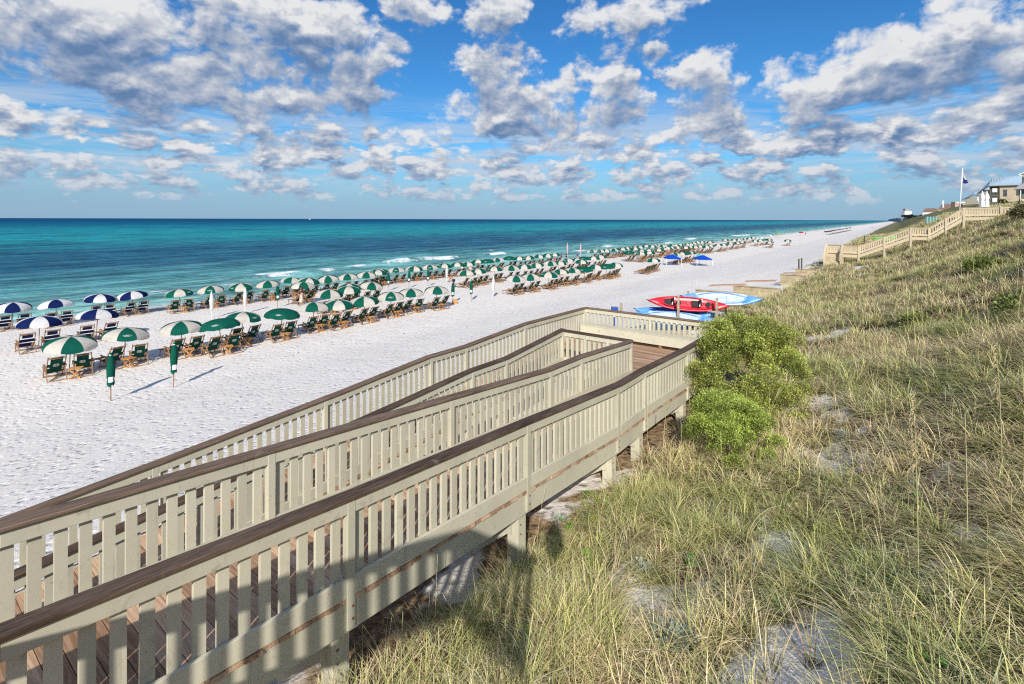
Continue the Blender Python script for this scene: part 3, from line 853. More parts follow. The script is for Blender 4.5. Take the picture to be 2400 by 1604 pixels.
# wooden sling lounger with canvas back, arms and leg rest
def chair_meshes(navy):
    sl = DNAVY if navy else DGREEN
    f = MB()
    for x in (-.31, .31):
        f.bar((x, .08, .27), (x, -.50, 1.10), .035, .05)
        f.bar((x * .97, -.12, .25), (x * .97, .58, .40), .035, .055)
    for z, y in ((1.06, -.475), (.99, -.425)): f.bar((-.31, y, z), (.31, y, z), .04, .03)
    f.bar((-.31, .06, .28), (.31, .06, .28), .04, .03)
    legs = []
    for x in (-.335, .335):
        for a, b in (((x, .52, -.03), (x, .30, .60)), ((x, -.52, -.03), (x, .02, .58))):
            m = MB(); m.bar(a, b, .032, .05); legs.append(m)
    f.bar((-.335, -.50, .02), (.335, -.50, .02), .045, .04); f.bar((-.335, .50, .05), (.335, .50, .05), .045, .04)
    f.bar((-.31, -.52, .02), (.31, .3, .15), .03, .03)
    arms = []
    for x in (-.345, .345):
        m = MB(); m.box((x, .06, .615), (.075, .66, .025), 0, Matrix.Rotation(.06, 3, 'X')); arms.append(m)
    lr = MB()
    for x in (-.26, .26): lr.bar((x, .52, .40), (x, 1.30, .30), .03, .045)
    for y, z in ((.62, .39), (.78, .37), (.94, .35), (1.10, .33), (1.26, .31)): lr.box((0, y, z + .02), (.55, .07, .018))
    for x in (-.24, .24): lr.bar((x, 1.15, .31), (x, 1.22, -.02), .03, .035)
    def bk(x, q, off=0.0):
        """point on the reclined back: x across, q from 0 (seat) to 1 (top)"""
        return Vector((x, .05 - .525 * q - off, .30 + .75 * q - off * .6 + .0 - .04 * math.sin(q * math.pi)))
    s = MB()
    def panel(x0, x1, q0, q1, n=4):
        for i in range(n):
            a = q0 + (q1 - q0) * i / n; b = q0 + (q1 - q0) * (i + 1) / n
            s.quad(bk(x0, a), bk(x1, a), bk(x1, b), bk(x0, b))
    bars = MB()
    if navy:
        for q0, q1, w in ((.70, .98, .22), (.40, .64, .30), (.05, .34, .22)): panel(-w, w, q0, q1, 2)
        for q in (.67, .37): bars.bar(bk(-.3, q, .012), bk(.3, q, .012), .022, .03)
    else:
        panel(-.215, .215, .0, .99, 5)
        for x in (-1, 1):
            a, b = sorted((.215 * x, .31 * x)); panel(a, b, .44, .64, 1); panel(a, b, .0, .16, 1)
        for row, z0 in ((.05, .9), (-.01, 1.2)):
            for x, w in LOGO:
                x *= z0; w *= z0; q = .56 + row
                bars.quad(bk(x - w / 2, q - .022, .008), bk(x - w / 2, q + .022, .008), bk(x + w / 2, q + .022, .008), bk(x + w / 2, q - .022, .008))
        for i in range(10):
            x = -.11 + i * .022; q = .49 - .02 * math.sin(math.pi * i / 9)
            bars.quad(bk(x, q - .009, .008), bk(x, q + .009, .008), bk(x + .022, q + .009, .008), bk(x + .022, q - .009, .008))
    seat = MB()
    for i in range(3):
        a, b = .03 + .18 * i, .03 + .18 * (i + 1); za, zb = .29 + .035 * i - .02, .29 + .035 * (i + 1) - .02
        seat.quad((-.26, a, za), (.26, a, za), (.26, b, zb), (-.26, b, zb))
    return f, legs, arms, lr, s, seat, bars, sl

CHAIR = {}
def make_chair(navy, full):
    key = ('navy' if navy else 'green', full)
    f, legs, arms, lr, s, seat, bars, sl = chair_meshes(navy)
    bm = PRINT
    if full:
        r = empty('beach_chair')
        f.build('frame', TEAKD, r); lr.build('leg_rest', TEAKD, r)
        for m in legs: m.build('leg', TEAKD, r)
        for m in arms: m.build('armrest', TEAKD, r)
        b = s.build('backrest', sl, r, smooth=True); seat.build('seat', sl, r)
        bars.build('white_bar' if navy else 'emblem', bm, b)
    else:
        mb = MB()
        for m, mi in [(f, 0), (lr, 0)] + [(q, 0) for q in legs + arms] + [(s, 1), (seat, 1), (bars, 2)]: mb.add(m.v, m.f, mi)
        r = mb.build('beach_chair', [TEAKD, sl, bm])
    return r

def make_table(full):
    tp = MB()
    for i in range(6): tp.box((0, -.2 + .08 * i, .45), (.46, .068, .02))
    for x in (-.19, .19): tp.box((x, 0, .43), (.03, .46, .025))
    la = MB(); lb = MB()
    for y in (-.17, .17): la.bar((-.19, y, .42), (.2, y, -.03), .028, .04); lb.bar((.19, y * .82, .42), (-.2, y * .82, -.03), .028, .04)
    la.bar((.17, -.17, .03), (.17, .17, .03), .03, .03); lb.bar((-.17, -.14, .03), (-.17, .14, .03), .03, .03)
    if full:
        r = empty('folding_table'); tp.build('table_top', TEAK, r); la.build('leg', TEAK, r); lb.build('leg', TEAK, r)
    else:
        mb = MB()
        for m in (tp, la, lb): mb.add(m.v, m.f)
        r = mb.build('folding_table', TEAK)
    return r

UMB = [(7.5,-35.3,'ga'),(9.9,-35.4,'ga'),(12.8,-35.0,'ga'),(14.6,-33.9,'gs'),(16.4,-35.2,'gc'),(18.7,-34.5,'gs'),(21.7,-35.2,'ga'),(23.5,-34.7,'gc'),(26.0,-34.7,'gh'),(28.9,-35.0,'ga'),(31.3,-35.2,'ga'),(33.9,-34.6,'ga'),(7.8,-43.8,'nc'),(10.8,-44.1,'nh'),(28.1,-47.5,'ga'),(26.5,-40.6,'gh'),(28.8,-41.0,'gc'),(30.1,-42.7,'gc'),(32.3,-42.5,'ga'),(8.3,-55.2,'na'),(10.7,-53.9,'na'),(13.8,-55.5,'nc'),(16.3,-55.2,'nh'),(19.2,-52.9,'gc'),(22.0,-53.2,'ga'),(24.8,-53.2,'gc'),(27.5,-53.0,'ga'),(30.6,-54.2,'gh'),(31.4,-52.0,'gc'),(34.4,-52.6,'ga'),(36.6,-52.0,'ga'),(39.4,-52.4,'ga'),(42.2,-53.9,'gc'),(43.1,-54.3,'gc'),(45.8,-54.2,'ga'),(48.8,-54.1,'gh'),(51.4,-53.7,'ga'),(54.3,-53.8,'gc'),(56.7,-53.2,'gc'),(58.3,-52.6,'gh'),(46.0,-34.5,'ga'),(48.7,-34.2,'ga'),(52.0,-33.9,'gc'),(55.3,-34.2,'gh'),(57.6,-33.9,'ga'),(60.5,-33.6,'gs'),(64.2,-34.1,'gh'),(66.0,-33.1,'gs'),(68.8,-33.3,'gh'),(47.0,-42.6,'gh'),(49.7,-43.0,'gc'),(53.0,-43.0,'gc'),(55.9,-42.6,'ga'),(58.5,-42.1,'gc'),(61.9,-42.3,'gh'),(65.6,-42.5,'ga'),(66.6,-41.6,'gh'),(71.7,-42.9,'gh'),(70.5,-40.0,'gh'),(73.0,-41.9,'gc'),(76.6,-42.6,'gs'),(78.8,-42.0,'gc'),(81.9,-42.4,'gh'),(63.6,-55.2,'gc'),(64.7,-54.0,'gs'),(68.5,-54.8,'ga'),(72.7,-55.6,'gs'),(73.1,-53.6,'gc'),(75.8,-53.5,'gc'),(79.3,-54.0,'gh'),(82.4,-54.0,'gc'),(84.5,-53.4,'gc'),(98.3,-52.8,'ga'),(101.0,-52.5,'ga'),(103.1,-52.1,'gh'),(104.3,-50.9,'ga'),(109.9,-52.2,'gh'),(109.4,-50.9,'gc'),(115.4,-52.4,'gc'),(120.5,-52.7,'gc'),(120.4,-51.6,'gh'),(127.4,-52.6,'gc'),(127.2,-51.0,'gc'),(131.7,-51.8,'gc'),(128.3,-48.9,'ga'),(129.6,-48.5,'gc'),(130.9,-47.5,'ga'),(132.2,-46.6,'gc'),(135.2,-46.2,'gc'),(138.3,-45.9,'gh'),(138.9,-45.1,'gh'),(144.9,-46.0,'gh'),(152.4,-47.3,'gh'),(156.2,-47.3,'gc'),(157.8,-46.3,'gc'),(156.6,-44.8,'gc'),(111.5,-48.5,'gc'),(103.5,-43.6,'gc'),(105.9,-43.0,'gc'),(110.3,-42.6,'gc'),(115.1,-43.9,'ga'),(116.8,-43.1,'gc'),(120.4,-43.2,'gc'),(122.2,-42.5,'gc'),(124.9,-42.3,'ga'),(123.2,-41.0,'gc'),(125.9,-40.8,'gc'),(126.5,-40.0,'gh'),(130.6,-39.9,'gc'),(131.3,-38.8,'gh'),(134.2,-38.6,'gh'),(140.5,-38.1,'gc'),(143.8,-37.7,'gc'),(96.2,-43.3,'gs'),(96.1,-40.9,'gh'),(98.5,-40.0,'gc'),(96.0,-33.9,'ga'),(99.4,-33.7,'gc'),(101.9,-33.8,'gs'),(103.1,-33.3,'gc'),(96.6,-29.7,'ts'),(81.3,-32.4,'gh'),(153.0,-38.2,'gc'),(156.9,-37.7,'gh'),(164.5,-37.8,'gc'),(179.0,-46.4,'gc'),(182.3,-44.5,'gc'),(185.2,-43.9,'gh'),(190.2,-44.1,'gc'),(193.2,-43.7,'gc'),(199.0,-43.4,'gc'),(207.4,-44.2,'gh'),(177.7,-37.0,'gc'),(184.9,-36.7,'gc'),(190.1,-36.4,'gs'),(193.0,-35.8,'gc'),(169.0,-31.0,'gc'),(187.4,-29.2,'gc'),(268.6,-45.6,'ls'),(315.2,-42.6,'rs'),(211.6,-42.4,'ts'),(246.1,-45.5,'ts'),(883.8,-61.9,'rs'),(596.0,-44.9,'ws'),(345.5,-34.1,'ks'),(364.4,-34.2,'ks'),(385.3,-34.3,'ks'),(408.6,-34.4,'ks'),(434.7,-34.6,'ks'),(464.1,-34.7,'ks'),(497.6,-34.9,'ks'),(536.0,-35.0,'ks')]
protos = {}
def proto(key, fn):
    """first call hands out the original itself, later calls copies of it"""
    if key not in protos:
        protos[key] = fn(); return protos[key]
    return copy_tree(protos[key])

TURN = {'a': math.radians(-90 - 22.5), 'c': math.radians(-90 + 22.5), 'h': math.radians(-90)}
COLNAME = {'g': 'green and cream', 'n': 'navy and white', 's': 'plain green', 't': 'teal and white', 'l': 'lime green', 'r': 'red', 'b': 'blue', 'k': 'black', 'w': 'white'}

def rowname(s, c):
    if s < 38: blk = 'near'
    elif s < 93 and not (s > 81 and c > -34 and False): blk = 'middle'
    elif s < 165: blk = 'far'
    else: blk = 'farthest'
    row = 'front' if c > -38.8 else ('second' if c > -48 else 'shoreline')
    return blk, row

entries = []
for (s, c, t) in UMB:
    kind = 's' if t == 'gs' else t[0]
    blk, row = rowname(s, c)
    entries.append(dict(s=s, c=c, kind=kind, face=t[1], blk=blk, row=row))
count = {}
for e in sorted(entries, key=lambda e: e['s']):
    k = (e['blk'], e['row'], e['kind'] if e['blk'] in ('far', 'farthest') else '')
    count[k] = count.get(k, 0) + 1; e['n'] = count[k]
ROWTXT = {('near', 'front'): 'of the near front row', ('near', 'second'): 'of the near second row', ('near', 'shoreline'): 'of the near shoreline row',
          ('middle', 'front'): 'of the middle front row', ('middle', 'second'): 'of the middle second row', ('middle', 'shoreline'): 'of the middle shoreline row'}
def umb_label(e):
    col = COLNAME[e['kind']]
    b, r = e['blk'], e['row']
    if (b, r) in ROWTXT: return f"{col} beach umbrella, {ORD[e['n'] - 1]} from the left {ROWTXT[(b, r)]}"
    return None
far_groups = {}
for e in entries:
    u = proto('u' + e['kind'], lambda: make_umbrella(e['kind']))
    z = gz(e['s'], e['c'])
    u.location = W(e['s'], e['c'], max(z, -.45))
    # facing of the gores: 'a' dark gore to the viewer, 'c' pale gore, 'h' seam
    p = u.location; look = math.atan2(-p.y, -p.x)
    g = {'a': 22.5, 'c': 22.5 + 45, 'h': 45, 's': 22.5 + 15}[e['face']]
    u.rotation_euler = (random.gauss(0, .055), random.gauss(0, .055), look - math.radians(g) + random.uniform(-.1, .1) + (math.radians(90) * random.randint(0, 3)))
    u.scale = (1.06, 1.06, 1.0)
    lab = umb_label(e)
    if lab is None:
        col = COLNAME[e['kind']]
        fam = {'g': 'small green and cream umbrella', 's': 'small plain green umbrella', 't': 'small teal and white umbrella', 'k': 'black umbrella', 'l': 'lime green umbrella', 'r': 'red umbrella', 'b': 'blue umbrella', 'w': 'white umbrella'}[e['kind']]
        where = {'far': {'front': 'in the far cluster by the blue canopy tents', 'second': 'in the crowded middle row of the far cluster', 'shoreline': 'in the far row at the water edge'}[e['row']],
                 'farthest': {'front': 'in the scattered group beyond the far cluster', 'second': 'among the most distant umbrellas by the surf', 'shoreline': 'far down the shore'}[e['row']]}[e['blk']]
        if e['kind'] == 'k': where = 'in the long dark row far down the beach'
        if e['kind'] == 'l': where = 'standing alone by the distant surf'
        if e['kind'] == 'r': where = 'standing by itself at the distant water edge' if e['s'] < 400 else 'far down the shore above the dark row'
        lab = f'{fam} {where}'
        e['grp'] = lab + ' group'
    tag(u, lab, 'umbrella', 'beach umbrellas' if 'grp' not in e else lab.replace('umbrella', 'umbrellas', 1))
    e['obj'] = u

n_chair = 0
def put_chair(s, c, navy, lab, grp, full, rz=0.0):
    global n_chair
    if n_chair >= 298: return
    n_chair += 1
    ch = proto(('c', navy, full), lambda: make_chair(navy, full))
    ch.location = W(s, c, max(gz(s, c), -.42)); ch.rotation_euler = (0, 0, ROT + rz + random.uniform(-.18, .18))
    ch.scale = (1.15, 1.15, 1.15)
    tag(ch, lab, 'beach chair', grp)
def put_table(s, c, lab, grp, full):
    tb = proto(('t', full), lambda: make_table(full))
    tb.location = W(s, c, max(gz(s, c), -.42)); tb.rotation_euler.z = ROT + random.uniform(-.5, .5)
    tb.scale = (1.15, 1.15, 1.12)
    tag(tb, lab, 'table', grp)

for e in entries:
    if e['kind'] in 'lrbtwk': continue
    s, c = e['s'], e['c']; navy = e['kind'] == 'n'
    full = s < 36
    far = e['blk'] in ('far', 'farthest')
    short = {('near', 'front'): 'near front row', ('near', 'second'): 'near second row', ('near', 'shoreline'): 'near shoreline row', ('middle', 'front'): 'middle front row',
             ('middle', 'second'): 'middle second row', ('middle', 'shoreline'): 'middle shoreline row'}.get((e['blk'], e['row']))
    cc = 'navy' if navy else 'green'
    for sd, nm in ((-1, 'left'), (1, 'right')):
        if far:
            lab = {'far': 'tiny green wooden beach chair under the far cluster of umbrellas', 'farthest': 'tiny dark beach chair under the most distant green umbrellas'}[e['blk']]
            grp = {'far': 'chairs under the far cluster', 'farthest': 'chairs under the most distant umbrellas'}[e['blk']]
        else:
            lab = f"{cc} sling beach chair {nm} of the {ORD[e['n'] - 1]} umbrella of the {short}"; grp = 'wooden beach chairs in pairs'
        put_chair(s + sd * .58 + random.uniform(-.10, .10), c + .25 + random.uniform(-.2, .2), navy, lab, grp, full, -.05 * sd)
    if not navy and e['blk'] != 'farthest' and not (far and random.random() < .5):
        lab = 'tiny wooden table under the far cluster of umbrellas' if far else f"small slatted wooden folding table beside the {ORD[e['n'] - 1]} umbrella of the {short}"
        put_table(s + random.uniform(.02, .18), c + .75 + random.uniform(-.1, .1), lab, 'small tables far off' if far else 'folding tables between the chairs', full)
# six chairs set close together in front of the single far umbrella
for i in range(6):
    put_chair(75.0 + i * .95, -31.4 - .12 * i, False, 'green beach chair in the tight row of six on open sand', 'six chairs in a tight row', False)
# dark loungers of the distant dark row
mb = MB()
for x in (-.3, .3): mb.bar((x, -.6, .35), (x, 1.2, .3), .05, .06); mb.bar((x, -.5, 0), (x, -.5, .35), .05, .05); mb.bar((x, 1.1, 0), (x, 1.1, .3), .05, .05)
mb.box((0, .4, .36), (.6, 1.5, .08)); mb.bar((0, -.3, .4), (0, -.8, 1.0), .6, .07, 0)
LOU = mb.mesh('lounger', BLACKC)
for i in range(24):
    o = bpy.data.objects.new('dark_lounger', LOU); COL.objects.link(o)
    s = 338 + i * 6.5; o.location = W(s, -32.2 + (i % 2) * 1.0, 0); o.rotation_euler.z = ROT
    tag(o, 'dark lounger in the long black row far down the beach', 'lounger', 'loungers of the distant black row')

# furled umbrellas
def make_furled(kind):
    mats = {'g': [GREEN, PRINT], 'w': [WHITE, PRINT], 'p': [PINKC, REDC]}[kind]
    r = empty('closed_umbrella')
    mb = MB(); mb.tube([(0, 0, -.3), (0, 0, .85)], .024, 8); mb.tube([(0, 0, 2.2), (0, 0, 2.34)], [.02, .012], 8); mb.build('pole', TEAKD if kind == 'g' else WHITEP, r)
    prof = [(.72, .10), (.80, .135), (.95, .115), (1.02, .10), (1.10, .125), (1.5, .135), (1.9, .10), (2.10, .06), (2.16, .075), (2.22, .03)]
    seg = 16; vs = []; fs = []; mb = MB()
    for i, (z, rr) in enumerate(prof):
        for k in range(seg):
            th = 2 * math.pi * k / seg
            q = rr * (1 + .22 * (k % 2) * (1 if i < 8 else .3)) * (1 + .12 * math.sin(2 * th + z * 3))
            vs.append((q * math.cos(th) + .02 * math.sin(z * 3), q * math.sin(th), z + (.05 * math.sin(th * 3) if i == 0 else 0)))
    for i in range(len(prof) - 1):
        for k in range(seg):
            fs.append((i * seg + k, i * seg + (k + 1) % seg, (i + 1) * seg + (k + 1) % seg, (i + 1) * seg + k))
    mb.add(vs, fs); mb.build('furled_canopy', mats[0], r, smooth=True)
    if kind == 'g':
        mb = MB(); v = []
        for z in (.90, 1.14):
            for k in range(6):
                th = math.radians(-35 + 14 * k); v.append((.158 * math.cos(th) + .02 * math.sin(z * 3), .158 * math.sin(th), z))
        mb.add(v, [(k, k + 1, k + 7, k + 6) for k in range(5)]); mb.build('label_patch', PRINT, r)
        mb = MB(); mb.tube([(0, 0, 2.10), (0, 0, 2.15)], .075, 10); mb.build('tie_band', PRINT, r)
    return r
FURLED = [(7.6, -28.8, 'g', 'furled green umbrella standing alone on the sand nearest the boardwalk'), (10.1, -28.7, 'g', 'furled green umbrella right of the nearest one, in front of the third open umbrella'),
          (37.1, -35.5, 'g', 'furled green umbrella with a box at its foot at the end of the front row'), (39.4, -35.1, 'g', 'furled green umbrella alone in the gap between the two front rows'), (42.7, -34.9, 'w', 'furled white umbrella alone in the gap between the two front rows'),
          (19.2, -46.4, 'w', 'furled white umbrella behind the row, leftmost of the white ones'), (21.9, -46.3, 'w', 'furled white umbrella behind the row, second of the white ones'),
          (25.3, -47.1, 'g', 'furled green umbrella left of the long haired person'), (39.4, -48.1, 'g', 'furled green umbrella right of the standing dark person'), (42.6, -48.2, 'g', 'furled dark green umbrella between the two lines of chairs'),
          (44.9, -47.3, 'g', 'furled green umbrella left of the bending man'), (48.9, -47.9, 'w', 'furled white umbrella just behind the bending man'),
          (103.3, -62.0, 'p', 'tall pale pink furled umbrella at the water, left one'), (102.4, -58.0, 'p', 'tall pink furled umbrella at the water, right one')]
for s, c, k, lab in FURLED:
    o = proto(('f', k), lambda: make_furled(k))
    z = max(gz(s, c), -.45); o.location = W(s, c, z); o.rotation_euler = (random.uniform(-.03, .03), random.uniform(-.03, .03), math.atan2(-o.location.y, -o.location.x) + random.uniform(-.2, .2))
    if k == 'p': o.scale = (1.15, 1.15, 1.5)
    tag(o, lab, 'closed umbrella', 'furled beach umbrellas')

# teak box at the foot of a furled umbrella
mb = MB()
for i in range(4):
    mb.box((0, 0, .06 + .1 * i), (.42, .42, .085)); 
for x in (-.2, .2):
    for y in (-.2, .2): mb.box((x, y, .24), (.05, .05, .5))
o = mb.build('umbrella_box', TEAK, loc=W(37.1, -35.25, 0), rz=.3); tag(o, 'slatted wooden box at the foot of a furled green umbrella', 'wooden box')

# blue pop-up canopy tents
def make_tent(back):
    r = empty('canopy_tent'); a = 1.36
    mb = MB()
    cor = [(-a, -a), (a, -a), (a, a), (-a, a)]
    for i in range(4):
        p, q = cor[i], cor[(i + 1) % 4]
        mb.add([(p[0], p[1], 1.62), (q[0], q[1], 1.62), (q[0] * .1, q[1] * .1, 2.36), (p[0] * .1, p[1] * .1, 2.36)], [(0, 1, 2, 3)])
        mb.quad((p[0], p[1], 1.42), (q[0], q[1], 1.42), (q[0], q[1], 1.62), (p[0], p[1], 1.62))
    mb.quad(*[(x * .1, y * .1, 2.36) for x, y in cor])
    roof = mb.build('roof', BLUEC, r)
    mb = MB(); mb.bar((-a, -a, 1.635), (-a * .1, -a * .1, 2.375), .07, .01); mb.bar((a, a, 1.635), (a * .1, a * .1, 2.375), .07, .01); mb.build('white_seam', WHITEP, roof)
    for x, y in cor:
        mb = MB(); mb.bar((x, y, -.2), (x, y, 1.62), .06, .06, 0, (1, 0, 0)); mb.build('leg', WHITEP, r)
    return r
for (s, c, lab) in ((93.5, -33.6, 'blue canopy tent, left one of the two, in front of the far umbrellas'), (95.2, -28.6, 'blue canopy tent, right one of the two, in front of the far umbrellas')):
    o = proto('tent', lambda: make_tent(False)); o.location = W(s, c, 0); o.rotation_euler.z = ROT + .55; o.scale = (1, 1, .84)
    tag(o, lab, 'canopy tent', 'blue canopy tents')

# ------------------------------------------------------------------ dune vegetation
def project(s, c, z):
    x = DX * s + NX * c; y = DY * s + NY * c
    return x / np.maximum(y, .05), (z - EYE) / np.maximum(y, .05), y

def in_walk(s, c):
    return ((s < 17.0) & (c > C4 - .15) & (c < C1 + .18 + .12 * np.sin(s * 3))) & ~((c > C3 + .2) & (c < C2 - .2) & (s < 12.4))

def scatter(n, s0, s1, c0, c1, dens_mul=1.0, pad=.25):
    s = RNG.uniform(s0, s1, n); c = RNG.uniform(c0, c1, n)
    z = ground(s, c); u, v, y = project(s, c, z)
    ok = (y > .8) & (np.abs(u) < 1.0 + pad + .5 / np.maximum(y, .3)) & (v > -.95 - 1.2 / np.maximum(y, .3)) & (c > edge_c(s)) & ~in_walk(s, c)
    sd = sandiness(s, c)
    clump = .5 + .5 * np.sin(s * 1.9 + 1.7 * np.sin(c * 1.3)) * np.sin(c * 2.3 + 1.1 * np.sin(s * .8))
    ok &= RNG.uniform(0, 1, n) < (1 - sd * 1.04) * (.22 + .78 * clump)
    return s[ok], c[ok]

PALETTE = np.array([(.56, .59, .17), (.68, .65, .24), (.46, .53, .15), (.92, .76, .40), (.98, .82, .54), (.95, .66, .44), (.56, .61, .34), (.36, .47, .15)])

def tufts(s, c, nb, length, width, lean, straw, segs=4, spread=.10):
    """grass tufts: nb arching blades each; returns vertices, quads and tints"""
    nt = len(s); N = nt * nb
    ti = np.repeat(np.arange(nt), nb)
    z = ground(s, c)
    bx = (DX * s + NX * c)[ti]; by = (DY * s + NY * c)[ti]; bz = z[ti]
    ph = RNG.uniform(0, 2 * np.pi, N); rr = spread * np.sqrt(RNG.uniform(0, 1, N))
    tL = RNG.uniform(.65, 1.25, nt)[ti]
    L = length * tL * RNG.uniform(.55, 1.15, N)
    az = ph + RNG.normal(0, 1.3, N)
    # wind leans everything a little towards +x,+y (inland and away)
    out = np.clip(RNG.normal(lean, .34, N), .05, 1.42)
    droop = RNG.uniform(.2, 1.35, N)
    dxy = np.stack([np.cos(az), np.sin(az)], -1)
    wind = np.array([.05, .02])
    T = np.linspace(0, 1, segs + 1)
    root = np.stack([bx + rr * np.cos(ph), by + rr * np.sin(ph), bz - .03], -1)
    side = np.stack([-np.sin(az), np.cos(az), np.zeros(N)], -1)
    w0 = width * RNG.uniform(.6, 1.3, N)
    V = np.empty((N, segs + 1, 2, 3), np.float32)
    for k, t in enumerate(T):
        hz = L * (t * np.sin(out) + droop * .45 * t * t * t)
        vt = L * (t * np.cos(out) - droop * .42 * t ** 2.6)
        p = root.copy()
        p[:, 0] += dxy[:, 0] * hz + wind[0] * L * t * t; p[:, 1] += dxy[:, 1] * hz + wind[1] * L * t * t; p[:, 2] += np.maximum(vt, -.02)
        w = (w0 * (1 - t * .88) * .5)[:, None] * side
        V[:, k, 0] = p - w; V[:, k, 1] = p + w
    q = np.arange(N)[:, None] * ((segs + 1) * 2) + (np.arange(segs) * 2)[None, :]
    Q = np.stack([q, q + 1, q + 3, q + 2], -1).reshape(-1, 4)
    # tint: tuft hue + blade variation, brown root also darkened as painted self-shadow, straw at some tips
    st = np.clip((RNG.uniform(0, 1, nt) < straw)[ti] * .72 + .12 + RNG.normal(0, .20, N), 0, 1)
    gi = RNG.choice([0, 1, 2, 6, 7, 0, 2], nt)[ti]; si = RNG.choice([3, 4, 5, 4, 3], N)
    base = PALETTE[gi] * (1 - st[:, None]) + PALETTE[si] * st[:, None]
    base = base * (RNG.uniform(.5, 1.35, N) * RNG.uniform(.75, 1.2, nt)[ti])[:, None]
    tint = np.empty((N, segs + 1, 2, 3), np.float32)
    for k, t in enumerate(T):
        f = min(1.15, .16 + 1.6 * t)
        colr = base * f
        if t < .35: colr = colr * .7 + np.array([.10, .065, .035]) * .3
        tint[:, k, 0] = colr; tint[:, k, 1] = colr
    return V.reshape(-1, 3), Q, tint.reshape(-1, 3)

parts = []
def add_tufts(n, s0, s1, c0, c1, dry=0.0, **k):
    s, c = scatter(n, s0, s1, c0, c1)
    strawv = np.clip(.52 + dry + .34 * np.sin(s * .8 + 2.1 * np.sin(c * .7)) + RNG.normal(0, .15, len(s)), 0, 1)
    parts.append(tufts(s, c, straw=strawv, **k))
# near field, middle and far slopes: fewer, broader blades with distance
add_tufts(3600, 1.0, 9, -5.2, 4.2, nb=30, length=.50, width=.0115, lean=.72, spread=.07, dry=-.08)
add_tufts(4200, 1.0, 9, -5.2, 4.2, nb=26, length=.34, width=.0105, lean=1.22, spread=.26, dry=.35)
add_tufts(240, 2.2, 5.2, -3.9, -2.4, nb=46, length=.70, width=.0115, lean=.55, spread=.09, dry=-.35)
add_tufts(5200, 9, 20, -6.8, 7, nb=28, length=.54, width=.0165, lean=.70, spread=.08)
add_tufts(4200, 9, 20, -6.8, 7, nb=22, length=.38, width=.015, lean=1.15, spread=.24, dry=.30)
add_tufts(8200, 20, 45, -10, 12, nb=20, length=.60, width=.027, lean=.64, segs=3, spread=.12)
add_tufts(4200, 20, 45, -10, 12, nb=14, length=.42, width=.027, lean=1.05, segs=3, spread=.26, dry=.3)
add_tufts(10000, 45, 90, -10.5, 16, nb=14, length=.62, width=.042, lean=.62, segs=3, spread=.25, dry=.1)
add_tufts(9000, 90, 220, -12, 24, nb=10, length=.8, width=.11, lean=.6, segs=2, spread=.5, dry=.1)
# under and between the two ramps
add_tufts(420, .5, 12.3, C3 + .1, C2 - .1, nb=30, length=.45, width=.010, lean=.6)
off = 0; VV = []; QQ = []; TT = []
for v, q, t in parts:
    VV.append(v); QQ.append(q + off); TT.append(t); off += len(v)
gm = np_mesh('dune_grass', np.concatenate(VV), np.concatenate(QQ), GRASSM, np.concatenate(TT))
o = bpy.data.objects.new('dune_grass', gm); COL.objects.link(o)
tag(o, 'mixed green and straw coloured grass covering the dune', 'grass', kind='stuff')
del VV, QQ, TT, parts

# sea oat stalks: tall thin stems, some with nodding seed heads
def oat_arrays(base, H, lean_az, lean, head, wst=.006):
    """stem polyline ribbon + drooping spikelets; returns lists for MB"""
    pts = []
    for k in range(7):
        t = k / 6
        h = H * (t * math.cos(lean * t)); r = H * (.6 * lean * t * t)
        pts.append(Vector(base) + Vector((math.cos(lean_az) * r, math.sin(lean_az) * r, h)))
    return pts
def make_oats(base, H, az, lean, head, wst=.005):
    r = empty('sea_oats', base)
    pts = [p - Vector(base) for p in oat_arrays(base, H, az, lean, head)]
    mb = MB(); mb.tube(pts, [wst * (1 - .5 * k / 6) for k in range(7)], 5); mb.build('stem', STALK, r)
    if head:
        mb = MB(); tip = pts[-1]; d0 = (pts[-1] - pts[-3]).normalized()
        for k in range(34):
            t = k / 33; p = pts[-3].lerp(pts[-1], .1 + .9 * t) + d0 * (.25 * t if t > .6 else 0) - Vector((0, 0, .10 * max(0, t - .5)))
            ln = .19 * (1.1 - .7 * t) ; a = az + random.uniform(-.9, .9)
            e = p + Vector((math.cos(a) * ln * .55, math.sin(a) * ln * .55, -ln * .75)); m = p.lerp(e, .5) + Vector((0, 0, .02))
            sd = Vector((-math.sin(a), math.cos(a), 0)) * .011
            mb.add([p - sd * .3, p + sd * .3, m + sd, m - sd, e], [(0, 1, 2, 3), (3, 2, 4)])
        mb.build('seed_head', SEED, r)
    return r
STALK = simple('stalk_straw', (.52, .48, .24), .7, .2, 5)
SEED = simple('seed_straw', (.66, .56, .33), .8, .2, 20)
